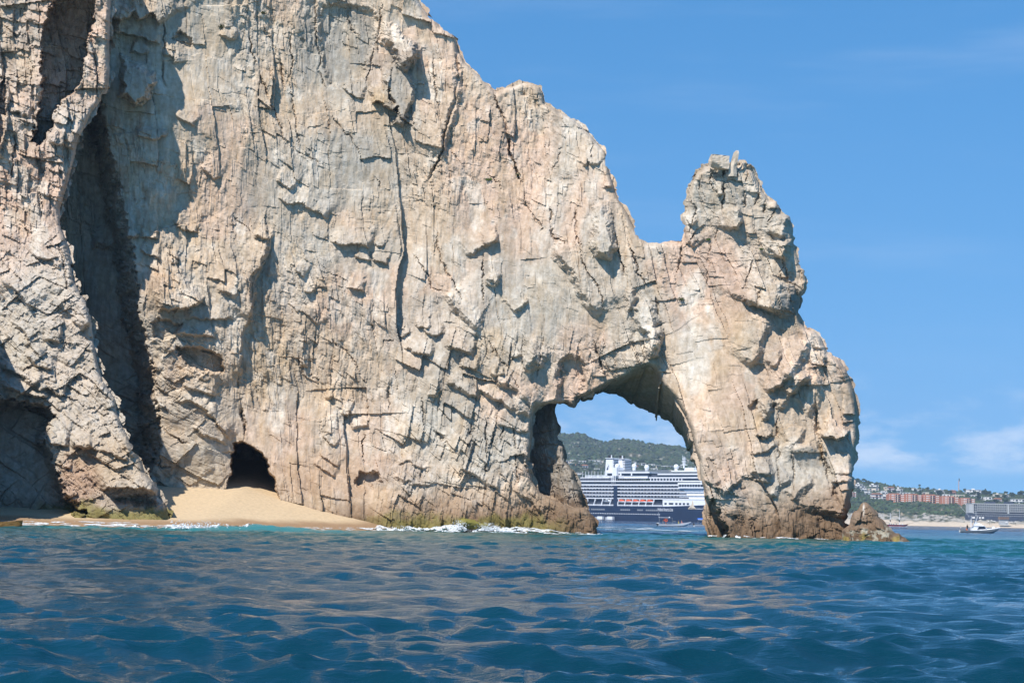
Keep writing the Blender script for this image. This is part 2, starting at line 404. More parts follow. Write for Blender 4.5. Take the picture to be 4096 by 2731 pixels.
    crack('E', 7, 0.9, (1215, 370), (1215, 560), (1225, 680), (1220, 900), (1260, 1020)),
    lip('E', 0.8, 45, 6, (1000, 740), (1080, 720), (1220, 660)), lip('E', 1.0, 45, 16, (1000, 860), (1090, 890), (1200, 850)),
    lip('E', 0.9, 45, 6, (1630, 880), (1720, 885), (1820, 880)), lip('E', 0.8, 40, 6, (1650, 950), (1720, 940), (1800, 960)),
    lip('E', 1.0, 50, 14, (770, 1070), (850, 980), (930, 920)), lip('E', 3.0, 120, 50, (1750, 1250), (1780, 1100), (1810, 1000), (1825, 900)),
    lip('E', 0.7, 40, 6, (1740, 410), (1850, 415)), lip('E', 1.3, 60, 30, (1110, 960), (1130, 900), (1180, 880)),
    lip('E', 1.0, 45, 24, (1340, 1100), (1400, 1020), (1500, 930)), lip('E', 1.0, 45, 24, (1180, 1080), (1230, 980), (1330, 900)),
    crack('E', 8, 1.0, (1340, 690), (1350, 900), (1360, 1040)), lip('E', 1.0, 45, 20, (1340, 660), (1400, 600), (1420, 520)),
    crack('E', 7, 0.9, (730, 1120), (800, 1270), (830, 1400)), crack('E', 6, 0.7, (1000, 1250), (1030, 1400)), crack('E', 6, 0.7, (660, 760), (740, 820)),
    lip('E', 0.8, 40, 14, (640, 920), (720, 980), (740, 930)),
    block('E', -5.0, 18, 0, 0, (560, 1065), (655, 1075), (705, 1090), (735, 1180), (800, 1275), (830, 1420), (830, 1500), (560, 1500)),
    lip('E', 1.2, 45, 20, (1500, 640), (1440, 680), (1330, 690), (1300, 620)),
    # cove wall on the left
    block('f', -7.0, 80, 0, 0, (180, 250), (400, 380), (470, 700), (530, 1000), (560, 1250), (620, 1500), (640, 1800), (560, 2000), (300, 2000), (180, 1200)),
    lip('Z5', 3.2, 130, 8, (1230, 960), (1390, 945), (1540, 920), (1610, 850)),
    block('Z5', -2.0, 10, 0, 0, (1370, 1250), (1500, 1250), (1640, 1270), (1740, 1310), (1760, 1460), (1640, 1460), (1480, 1410)),
    block('Z5', -1.2, 10, 0, 0, (1180, 1060), (1240, 1030), (1430, 1060), (1400, 1140), (1280, 1200), (1210, 1180)),
    lip('Z5', 1.7, 120, 10, (1880, 1560), (1885, 1260), (1885, 1140), (1930, 1060), (1970, 960), (1950, 800), (1970, 680), (2040, 600), (2080, 480), (2090, 340)),
    crack('Z6', 12, 2.0, (1990, 0), (2000, 250), (2040, 400), (2045, 550)), lip('Z5', 1.4, 70, 8, (1990, 370), (2060, 400), (2110, 390)),
    lip('Z6', 1.3, 50, 8, (1450, 190), (1600, 220), (1700, 270), (1850, 430), (1940, 540)), lip('Z6', 1.1, 50, 8, (1500, 90), (1640, 110), (1810, 170)),
    crack('Z6', 12, 1.4, (1130, 270), (1250, 380), (1450, 520), (1620, 600)), lip('Z6', 0.9, 40, 8, (1600, 440), (1720, 500), (1900, 570)),
    crack('Z6', 10, 1.2, (1160, 0), (1150, 200), (1130, 270)), crack('Z6', 8, 0.9, (1320, 600), (1330, 760), (1450, 770)),
    lip('Z5', 1.2, 50, 8, (1100, 375), (1180, 390), (1250, 380)), lip('Z5', 1.0, 40, 6, (1090, 480), (1180, 530), (1260, 550)),
    lip('Z5', 0.8, 40, 6, (1340, 585), (1400, 590)), lip('Z5', 1.0, 50, 6, (1360, 265), (1450, 320), (1560, 350)),
    lip('Z5', 1.6, 70, 10, (880, 290), (1000, 380), (1090, 370)), block('Z5', 1.2, 30, 0, 0.1, (710, 310), (880, 300), (1010, 400), (900, 500), (720, 480)),
    crack('Z5', 6, 0.7, (1820, 220), (1990, 370)), crack('Z5', 7, 0.8, (1860, 960), (1870, 1140)), lip('Z5', 0.9, 40, 6, (1440, 1020), (1700, 1040), (1830, 1000)),
    lip('Z5', 1.0, 40, 8, (1380, 1140), (1690, 1160)), lip('Z5', 1.2, 60, 14, (1700, 800), (1860, 840)),
    # top left of the cove wall
    block('Z4', 3.0, 24, 0.0, 0.15, (950, 430), (1090, 510), (1200, 590), (1220, 640), (1170, 780), (1060, 850), (1000, 800), (940, 740), (950, 620)),
    lip('Z4', 3.0, 110, 8, (815, 125), (940, 150), (1010, 140), (1055, 60)), lip('Z4', 2.2, 90, 8, (1050, 150), (1210, 110), (1260, 195)),
    lip('Z4', 1.6, 60, 8, (870, 230), (1060, 270), (1260, 345)), lip('Z4', 1.2, 60, 8, (1020, 390), (1110, 430), (1180, 400)),
    lip('Z4', 1.0, 40, 8, (1280, 420), (1360, 430), (1370, 510)), lip('Z4', 0.9, 40, 8, (1370, 900), (1540, 980)),
    lip('Z4', 1.2, 50, 6, (1050, 1030), (1200, 1095), (1320, 1050)), crack('Z4', 7, 0.9, (1275, 0), (1290, 300), (1270, 560), (1310, 700)),
    block('Z4', -1.0, 12, 0, 0, (1330, 300), (1420, 230), (1520, 330), (1500, 400), (1420, 360)),
    crack('Z4', 8, 1.0, (1900, 30), (1960, 200), (1970, 380), (2050, 620), (2130, 800)), lip('Z4', 0.8, 40, 8, (1570, 1310), (1710, 1410)),
    crack('Z4', 6, 0.8, (2060, 200), (2130, 300)), lip('Z4', 1.0, 40, 10, (1720, 260), (1820, 310), (1880, 230)),
]

MAIN_OUT = T('d', (55, -120), (55, -120), (905, -120), (925, -60), (960, 0), (968, 15), (985, 38), (1000, 48), (1010, 62), (1030, 70), (1045, 85), (1048, 100), (1050, 118), (1060, 130),
    (1068, 145), (1082, 158), (1095, 170), (1110, 185), (1125, 198), (1138, 214), (1150, 207), (1175, 200), (1200, 193), (1220, 193), (1238, 200), (1246, 215), (1248, 240),
    (1262, 243), (1285, 257), (1310, 270), (1335, 290), (1360, 315), (1372, 330), (1390, 350), (1395, 375), (1400, 400), (1408, 425), (1412, 440), (1425, 465), (1440, 490),
    (1455, 520), (1470, 545), (1485, 558), (1500, 560), (1530, 556), (1555, 556), (1570, 562), (1575, 550), (1572, 530), (1568, 510), (1566, 495), (1577, 488), (1580, 470),
    (1583, 440), (1590, 420), (1600, 400), (1615, 387), (1632, 380), (1652, 379), (1668, 378), (1674, 392), (1680, 384), (1690, 376), (1695, 386), (1700, 382), (1705, 371), (1712, 372), (1715, 390), (1725, 392),
    (1735, 405), (1745, 425), (1750, 440), (1763, 455), (1765, 462), (1783, 462), (1790, 480), (1790, 490), (1815, 497), (1818, 520), (1822, 540), (1822, 560), (1828, 580),
    (1838, 610), (1848, 620), (1852, 640), (1850, 665), (1838, 680), (1835, 710), (1838, 740), (1850, 755), (1870, 760), (1885, 775), (1900, 810), (1925, 825), (1945, 850),
    (1955, 880), (1962, 900), (1967, 930))[1:] + \
    [(3428, 1640), (3430, 1696), (3431, 1765), (3414, 1845), (3416, 1891), (3409, 1929), (3407, 1964), (3397, 2002), (3384, 2052), (3388, 2085), (3420, 2130), (3440, 2230), (2870, 2230)] + \
    [(2845, 2150), (2825, 2095), (2822, 1970), (2805, 1930), (2800, 1880), (2798, 1840), (2780, 1790), (2765, 1720), (2740, 1660), (2700, 1590), (2650, 1540), (2625, 1480), (2600, 1462), (2545, 1477), (2510, 1502),
     (2440, 1530), (2400, 1556), (2345, 1580), (2304, 1588), (2295, 1622), (2266, 1610), (2240, 1613), (2222, 1610), (2150, 1625), (2130, 1650), (2127, 1725), (2125, 1765), (2110, 1850), (2130, 1925), (2162, 1973),
     (2224, 2004), (2286, 2031), (2340, 2030), (2365, 2056), (2386, 2089), (2390, 2150), (2392, 2230)] + [(96, 2230)]
# underside of the arch: front edge -> where the vault's far edge lies, seen from the sea
VAULT = [((2870, 2230), (2872, 2230)), ((2845, 2150), (2850, 2150)), ((2825, 2095), (2835, 2095)), ((2822, 1970), (2835, 1970)), ((2805, 1930), (2815, 1930)), ((2800, 1880), (2806, 1880)), ((2798, 1840), (2793, 1848)),
    ((2780, 1790), (2770, 1812)), ((2765, 1720), (2752, 1785)), ((2740, 1660), (2738, 1745)), ((2700, 1590), (2700, 1705)), ((2650, 1540), (2640, 1670)), ((2625, 1480), (2580, 1635)),
    ((2600, 1462), (2540, 1620)), ((2545, 1477), (2500, 1598)), ((2510, 1502), (2460, 1572)), ((2440, 1530), (2405, 1568)), ((2400, 1556), (2392, 1572)), ((2345, 1580), (2343, 1588)), ((2304, 1588), (2302, 1592)), ((2295, 1622), (2292, 1622)), ((2266, 1610), (2262, 1606)), ((2240, 1613), (2238, 1606)), ((2222, 1610), (2216, 1604)), ((2150, 1625), (2145, 1622)),
    ((2130, 1650), (2110, 1640)), ((2127, 1725), (2105, 1725)), ((2125, 1765), (2100, 1765)), ((2110, 1850), (2090, 1850)), ((2130, 1925), (2110, 1925)), ((2162, 1973), (2150, 1985)),
    ((2224, 2004), (2215, 2020)), ((2286, 2031), (2280, 2045)), ((2340, 2030), (2330, 2045)), ((2365, 2056), (2355, 2065)), ((2386, 2089), (2375, 2095)), ((2390, 2150), (2380, 2150)), ((2392, 2230), (2382, 2230))]

MAIN_Y = [(-150, 0, 214), (-150, 1000, 213), (-150, 2000, 212), (300, 0, 214), (300, 700, 213), (300, 1400, 212), (300, 2000, 210), (700, 0, 217), (700, 700, 213), (700, 1300, 209), (700, 2000, 209),
    (1000, 0, 221), (1000, 700, 217), (1000, 1300, 214), (1000, 2000, 211), (1450, 0, 224), (1450, 700, 219), (1450, 1300, 216), (1400, 1700, 214), (1400, 2100, 208),
    (1700, 300, 223), (1800, 700, 219), (1800, 1200, 215.5), (1850, 1600, 213.5), (1850, 2100, 207), (2150, 500, 222), (2200, 900, 217), (2250, 1200, 213), (2350, 1400, 213.5),
    (2100, 1800, 213), (2250, 2100, 209), (2500, 1000, 217), (2550, 1300, 213), (2700, 1000, 217), (2700, 1400, 211), (2850, 650, 214), (2900, 1000, 212), (2900, 1400, 207),
    (2950, 1800, 204), (2950, 2150, 200), (3150, 900, 215), (3200, 1300, 211), (3200, 1700, 206), (3200, 2150, 201), (3400, 1500, 213), (3400, 1800, 211), (3400, 2150, 205)]

def field(px, py, ctl, sig):
    num = np.zeros_like(px); den = np.full_like(px, 1e-9)
    for cx, cy, v in ctl:
        w = np.exp(-((px - cx) ** 2 + (py - cy) ** 2) / (2 * sig * sig)) + 1e-7
        num += w * v; den += w
    return num / den

def blob(px, py, cx, cy, rx, ry, soft=0.5, wob=0.35):
    n = fbm(px / (rx * 0.8), py / (ry * 0.8), cx * 0.01 + cy * 0.017, 4)
    d = np.sqrt(((px - cx) / rx) ** 2 + ((py - cy) / ry) ** 2) + n * wob * 2
    return 1 - sstep(1 - soft, 1 + soft, d)

def rock_detail(X, Z, lean, el, seed, blocky):
    """Relief in metres of jointed rock on an elevation (X, Z in metres); joints lean off vertical, blocks el times taller than wide."""
    ca, sa = math.cos(lean), math.sin(lean)
    wx = fbm(X / 9.0, Z / 9.0, seed, 3) * 1.3; wy = fbm(X / 9.0, Z / 9.0, seed + 9, 3) * 1.3
    x = X * ca - Z * sa + wx; z = X * sa + Z * ca + wy
    jx = 0.10 * vnoise(X / 0.7, Z / 0.7, seed + 4) + 0.06 * vnoise(X / 0.25, Z / 0.25, seed + 5)
    jz = 0.10 * vnoise(X / 0.7, Z / 0.7, seed + 6) + 0.06 * vnoise(X / 0.25, Z / 0.25, seed + 7)
    h = 2.3 * chip(x / 7.0, z / (7.0 * el), seed, 0.5, 0.8)
    xa, za = x + jx, z + jz
    h += 1.25 * chip(xa / 2.7, za / (2.7 * el) + 3.3, seed + 11, 0.55, 0.8)
    # jointed blocks: columns of uneven height whose lower ends stand proud and whose right sides fall away
    gate = sstep(-0.15, 0.25, fbm(X / 8, Z / 8, seed + 31, 2) + blocky)
    tone = 0
    mod = 0.40 + 0.80 * sstep(-0.22, 0.28, fbm(X / 10, Z / 10, seed + 33, 3) + 0.5 * blocky)
    for k, (cw, ch, av, ah, dip) in enumerate(((3.2, 2.8 * el, 0.50, 0.66, 0.30), (1.4, 1.3 * el, 0.28, 0.42, 0.55), (0.66, 0.62 * el, 0.12, 0.20, 0.35), (0.32, 0.30 * el, 0.045, 0.065, 0.5))):
        g = gate if k == 0 else sstep(-0.25, 0.15, fbm(X / (6 - k), Z / (6 - k), seed + 51 + k, 2) + 0.6 * blocky)
        u = xa / cw + 0.16 * vnoise(X / (cw * 2.2), Z / (ch * 1.5), seed + 60 + k); c = np.floor(u)
        q = (za + dip * xa) / ch * (0.75 + 0.5 * hsh(c, c * 0 + k, seed)) + 7 * hsh(c, c * 0 + 3 + k, seed)
        r = np.floor(q); a = hsh(c, r, seed + 70 + k)
        fz = q - r; fx_ = u - c
        if k: g = g * mod
        h += g * (av * (a - 0.30) * (1 - fz) * 1.6 + ah * (hsh(c, r, seed + 75 + k) - 0.35) * fx_ * 1.5 + av * 0.5 * (hsh(c, r, seed + 78 + k) - 0.5))
        tone = tone + (0.8, 0.6, 0.4, 0.25)[k] * (hsh(c, r, seed + 80 + k) - 0.5) * g
    h += 0.52 * mod * chip(xa / 0.95 + 7.7, za / (0.95 * (0.5 + .5 * el)), seed + 61, 0.6, 0.9)
    h += 0.27 * mod * chip((xa + jz) / 0.45, (za + jx) / (0.5 * (0.6 + .4 * el)), seed + 71, 0.6, 1.0)
    h += 0.10 * mod * chip((xa - jz) / 0.22, (za - jx) / 0.28, seed + 73, 0.6, 1.0)
    h += 0.06 * mod * fbm(x / 0.22, z / (0.7 * el), seed + 81, 3)
    # long thin joints
    for k, (sp, wd, dp) in enumerate(((4.6, 0.016, 0.20), (1.7, 0.03, 0.06))):
        q = x / sp + 0.10 * fbm(X / 5, Z / 9, seed + 90 + k, 3) + 0.03 * jx
        fr = np.abs(q - np.floor(q) - 0.5)
        on = sstep(0.08, 0.25, vnoise(np.floor(q) * 3.1, Z / 6.0, seed + 95 + k))
        h -= dp * on * np.clip(1 - fr / wd, 0, 1)
    return h, tone

def contour_mesh(out, step, rough, seed):
    """Fill an outline with a fine grid trimmed to it: pixel positions of the vertices, quads, triangles and the trimmed rim's segments."""
    p = np.asarray(out, float)
    x0, y0 = p.min(0) - 4 * step; x1, y1 = p.max(0) + 4 * step
    cs = step * 3
    gx = np.arange(x0, x1 + cs, cs); gy = np.arange(y0, y1 + cs, cs)
    GX, GY = np.meshgrid(gx, gy)
    S = poly_sdf(GX.ravel(), GY.ravel(), p).reshape(GX.shape)
    fx = np.arange(x0, gx[-1], step); fy = np.arange(y0, gy[-1], step)
    FX, FY = np.meshgrid(fx, fy)
    u = (FX - x0) / cs; v = (FY - y0) / cs
    i = np.minimum(u.astype(int), len(gx) - 2); j = np.minimum(v.astype(int), len(gy) - 2); u -= i; v -= j
    s = (S[j, i] * (1 - u) + S[j, i + 1] * u) * (1 - v) + (S[j + 1, i] * (1 - u) + S[j + 1, i + 1] * u) * v
    near = np.abs(s) < 40
    nx, ny = FX[near], FY[near]
    s[near] += rough * (2.2 * fbm(nx / 38, ny / 38, seed, 4) + chip(nx / 44, ny / 44, seed + 3) * 5.0 + chip(nx / 17, ny / 17, seed + 4) * 2.0 + 1.9) * 5.0
    s = np.where(np.abs(s) < 1e-3, 1e-3, s)
    ins = s > 0
    H, W = s.shape
    vid = np.full((H, W), -1, np.int64); vid[ins] = np.arange(ins.sum())
    VX = [FX[ins]]; VY = [FY[ins]]; n = int(ins.sum())
    full = ins[:-1, :-1] & ins[:-1, 1:] & ins[1:, :-1] & ins[1:, 1:]
    a = vid[:-1, :-1][full]; b = vid[:-1, 1:][full]; c = vid[1:, 1:][full]; d = vid[1:, :-1][full]
    quads = np.stack([a, d, c, b], 1)
    part = np.argwhere((ins[:-1, :-1] | ins[:-1, 1:] | ins[1:, :-1] | ins[1:, 1:]) & ~full)
    edge = {}; ex = []; ey = []; tris = []; rim = []
    def ev(p, q):
        nonlocal n
        k = (p, q) if p < q else (q, p)
        if k not in edge:
            sa, sb = s[p], s[q]; t = sa / (sa - sb)
            ex.append(FX[p] + t * (FX[q] - FX[p])); ey.append(FY[p] + t * (FY[q] - FY[p]))
            edge[k] = n; n += 1
        return edge[k]
    for jj, ii in part:
        cs4 = [(jj, ii), (jj + 1, ii), (jj + 1, ii + 1), (jj, ii + 1)]
        poly = []; cut = []
        for k in range(4):
            pa, pb = cs4[k], cs4[(k + 1) % 4]
            if ins[pa]: poly.append(vid[pa])
            if ins[pa] != ins[pb]:
                e = ev(pa, pb); poly.append(e); cut.append((e, ins[pa]))
        for k in range(1, len(poly) - 1): tris.append((poly[0], poly[k], poly[k + 1]))
        for k, (e, w) in enumerate(cut):                     # every stretch where the outline leaves and re-enters the cell
            if w: rim.append((e, cut[(k + 1) % len(cut)][0]))
    X = np.concatenate(VX + [np.array(ex)]); Y = np.concatenate(VY + [np.array(ey)])
    return X, Y, quads, np.array(tris).reshape(-1, 3), np.array(rim).reshape(-1, 2), s.shape

def rock_mat(name, rough=0.92, bump=0.35, scale=1.0):
    m = bpy.data.materials.new(name); m.use_nodes = True
    nt = m.node_tree; b = nt.nodes['Principled BSDF']
    b.inputs['Roughness'].default_value = rough
    b.inputs['Specular IOR Level'].default_value = 0.25
    at_ = N(nt, 'ShaderNodeAttribute', attribute_name='Col')
    co = N(nt, 'ShaderNodeTexCoord')
    n1 = N(nt, 'ShaderNodeTexNoise'); n1.inputs['Scale'].default_value = 1.7 * scale; n1.inputs['Detail'].default_value = 8; n1.inputs['Roughness'].default_value = 0.7
    nt.links.new(co.outputs['Object'], n1.inputs['Vector'])
    mp = N(nt, 'ShaderNodeMapping'); mp.inputs['Scale'].default_value = (2.4, 2.4, 0.35)
    nt.links.new(co.outputs['Object'], mp.inputs[0])
    n3 = N(nt, 'ShaderNodeTexNoise'); n3.inputs['Scale'].default_value = 1.0; n3.inputs['Detail'].default_value = 5
    nt.links.new(mp.outputs[0], n3.inputs['Vector'])
    r = N(nt, 'ShaderNodeValToRGB'); r.color_ramp.elements[0].position = 0.28; r.color_ramp.elements[1].position = 0.72
    r.color_ramp.elements[0].color = (0.79, 0.76, 0.71, 1); r.color_ramp.elements[1].color = (1.14, 1.14, 1.13, 1)
    nt.links.new(n1.outputs['Fac'], r.inputs[0])
    r2 = N(nt, 'ShaderNodeValToRGB'); r2.color_ramp.elements[0].position = 0.34; r2.color_ramp.elements[1].position = 0.66
    r2.color_ramp.elements[0].color = (0.86, 0.82, 0.76, 1); r2.color_ramp.elements[1].color = (1.06, 1.07, 1.08, 1)
    nt.links.new(n3.outputs['Fac'], r2.inputs[0])
    mx = N(nt, 'ShaderNodeMix', data_type='RGBA', blend_type='MULTIPLY'); mx.inputs[0].default_value = 1.0
    nt.links.new(at_.outputs['Color'], mx.inputs[6]); nt.links.new(r.outputs[0], mx.inputs[7])
    mx2 = N(nt, 'ShaderNodeMix', data_type='RGBA', blend_type='MULTIPLY'); mx2.inputs[0].default_value = 1.0
    nt.links.new(mx.outputs[2], mx2.inputs[6]); nt.links.new(r2.outputs[0], mx2.inputs[7])
    nt.links.new(mx2.outputs[2], b.inputs['Base Color'])
    n2 = N(nt, 'ShaderNodeTexNoise'); n2.inputs['Scale'].default_value = 3.5 * scale; n2.inputs['Detail'].default_value = 9; n2.inputs['Roughness'].default_value = 0.75
    nt.links.new(co.outputs['Object'], n2.inputs['Vector'])
    bp = N(nt, 'ShaderNodeBump'); bp.inputs['Strength'].default_value = bump; bp.inputs['Distance'].default_value = 0.25
    nt.links.new(n2.outputs['Fac'], bp.inputs['Height']); nt.links.new(bp.outputs[0], b.inputs['Normal'])
    return m
M_ROCK = rock_mat('granite')

TAN = np.array((0.515, 0.41, 0.305)); PINK = np.array((0.545, 0.40, 0.305)); GREY = np.array((0.44, 0.405, 0.345)); PALE = np.array((0.58, 0.52, 0.44))
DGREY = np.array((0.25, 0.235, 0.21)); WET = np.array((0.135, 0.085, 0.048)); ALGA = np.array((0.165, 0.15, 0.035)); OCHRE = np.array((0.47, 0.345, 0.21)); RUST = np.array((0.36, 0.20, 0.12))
def mixc(c, t, w): return c * (1 - w[:, None]) + np.asarray(t)[None, :] * w[:, None]

GREYS = [('Z7', 640, 330, 200, 330, .8), ('Z7', 1040, 650, 110, 300, .9), ('Z7', 380, 300, 90, 280, .6), ('Z7', 560, 1150, 420, 260, .8), ('Z7', 900, 1250, 250, 250, .45), ('A', 900, 200, 330, 180, .6), ('A', 400, 300, 250, 330, .6),
    ('A', 1500, 800, 380, 200, .6), ('A', 1950, 700, 260, 300, .65), ('B', 1500, 500, 420, 420, .85), ('B', 1950, 700, 260, 300, .95), ('B', 1300, 900, 300, 130, .9), ('B', 200, 200, 200, 300, .35),
    ('C', 1000, 850, 110, 260, .8), ('C', 700, 300, 120, 300, .6), ('C', 350, 1200, 380, 300, .55), ('D', 250, 450, 240, 320, .7), ('D', 1150, 330, 110, 260, .85), ('D', 1530, 480, 80, 200, .7), ('C', 1740, 1400, 80, 150, .7),
    ('Z3', 560, 480, 260, 330, .5), ('Z3', 1000, 760, 110, 200, .6), ('F', 1100, 830, 110, 170, .8), ('F', 780, 1080, 60, 200, .6), ('E', 1350, 850, 300, 220, .7), ('E', 1150, 400, 90, 120, .6), ('E', 1680, 720, 140, 180, .4), ('E', 900, 1200, 160, 180, .6),
    ('Z6', 1700, 700, 150, 260, .8), ('Z6', 1700, 300, 250, 200, .5), ('Z5', 1600, 1050, 260, 250, .55), ('Z5', 800, 500, 260, 500, .6), ('Z4', 1450, 150, 170, 180, .6), ('Z5', 1000, 1300, 350, 400, .6)]
PINKS = [('C', 250, 500, 380, 420, .8), ('C', 350, 150, 330, 200, .7), ('C', 1700, 1150, 260, 300, .7), ('F', 450, 750, 330, 500, .85), ('E', 700, 500, 260, 500, .5), ('Z7', 1550, 1000, 260, 300, .6), ('B', 900, 600, 300, 300, .5), ('D', 570, 850, 110, 170, .9)]
PALES = [('D', 1540, 600, 110, 200, .7), ('F', 330, 1250, 130, 200, .7), ('E', 830, 1180, 70, 160, .8), ('D', 1190, 450, 50, 130, .8), ('C', 1690, 1380, 60, 130, .7), ('F', 360, 720, 60, 110, .6), ('F', 770, 450, 60, 120, .6), ('A', 1100, 900, 160, 260, .35), ('Z7', 990, 200, 90, 110, .6)]
DARKS = [('Z7', 680, 330, 190, 290, .55), ('Z7', 1080, 420, 110, 140, .5), ('Z7', 1040, 760, 90, 170, .4), ('Z7', 390, 330, 60, 220, .4), ('F', 1100, 830, 100, 150, .7), ('F', 840, 1080, 45, 110, .5), ('A', 60, 1000, 60, 120, .4), ('E', 1150, 900, 140, 120, .35), ('C', 1100, 780, 24, 160, .5), ('Z5', 850, 700, 300, 600, .35), ('Z6', 1300, 500, 300, 500, .35)]  # dark slabs, plus shade painted into an underside, right-hand faces and the cove
OCHRES = [('A', 150, 1150, 160, 330, .6), ('F', 520, 1150, 200, 350, .4), ('D', 1250, 800, 30, 90, .9), ('E', 1565, 720, 16, 90, .8), ('A', 1950, 950, 110, 110, .5), ('E', 1070, 460, 40, 60, .8), ('Z7', 900, 690, 60, 40, .7)]

def rock_colour(px, py, P, tone, base=TAN, wet_top=3.4, tiles=True):
    X = px / 36.0; Z = py / 36.0
    c = np.repeat(base[None, :], len(px), 0)
    n = fbm(X / 11, Z / 11, 201, 4)
    c = mixc(c, GREY, sstep(-0.02, 0.32, n) * 0.55)
    c = mixc(c, PINK, sstep(0.02, 0.35, fbm(X / 8, Z / 8, 231, 4)) * 0.6)
    if tiles:
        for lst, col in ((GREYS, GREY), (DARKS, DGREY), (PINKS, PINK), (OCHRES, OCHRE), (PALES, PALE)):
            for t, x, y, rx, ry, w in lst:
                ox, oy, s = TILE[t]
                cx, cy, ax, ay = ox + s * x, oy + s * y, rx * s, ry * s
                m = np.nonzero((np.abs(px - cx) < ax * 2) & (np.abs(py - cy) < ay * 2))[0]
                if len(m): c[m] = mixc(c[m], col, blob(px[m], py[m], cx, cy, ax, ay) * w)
    # vertical drip streaks and lichen-pale patches
    st = sstep(0.1, 0.4, fbm(X / 0.9, Z / 14, 251, 3)); c = mixc(c, c.mean(0) * 0.62, st * 0.35)
    c = mixc(c, PALE, sstep(0.16, 0.42, fbm(X / 2.2, Z / 3.5, 261, 4)) * 0.6)
    c = mixc(c, OCHRE, sstep(0.2, 0.45, fbm(X / 3, Z / 4, 271, 4)) * 0.3)
    c *= (1 + 0.34 * tone + 0.16 * fbm(X / 0.6, Z / 0.6, 281, 3))[:, None]
    # splash zone: dark brown wet rock, green weed at the waterline
    z = P[:, 2] + 1.3 * fbm(X / 4, Z / 4, 291, 4) + 0.0
    c = mixc(c, WET * 1.55, sstep(wet_top + 2.6, wet_top - 0.6, z) * 0.80)
    c = mixc(c, WET, sstep(wet_top - 0.8, wet_top - 2.2, z) * 0.75)
    return c, z

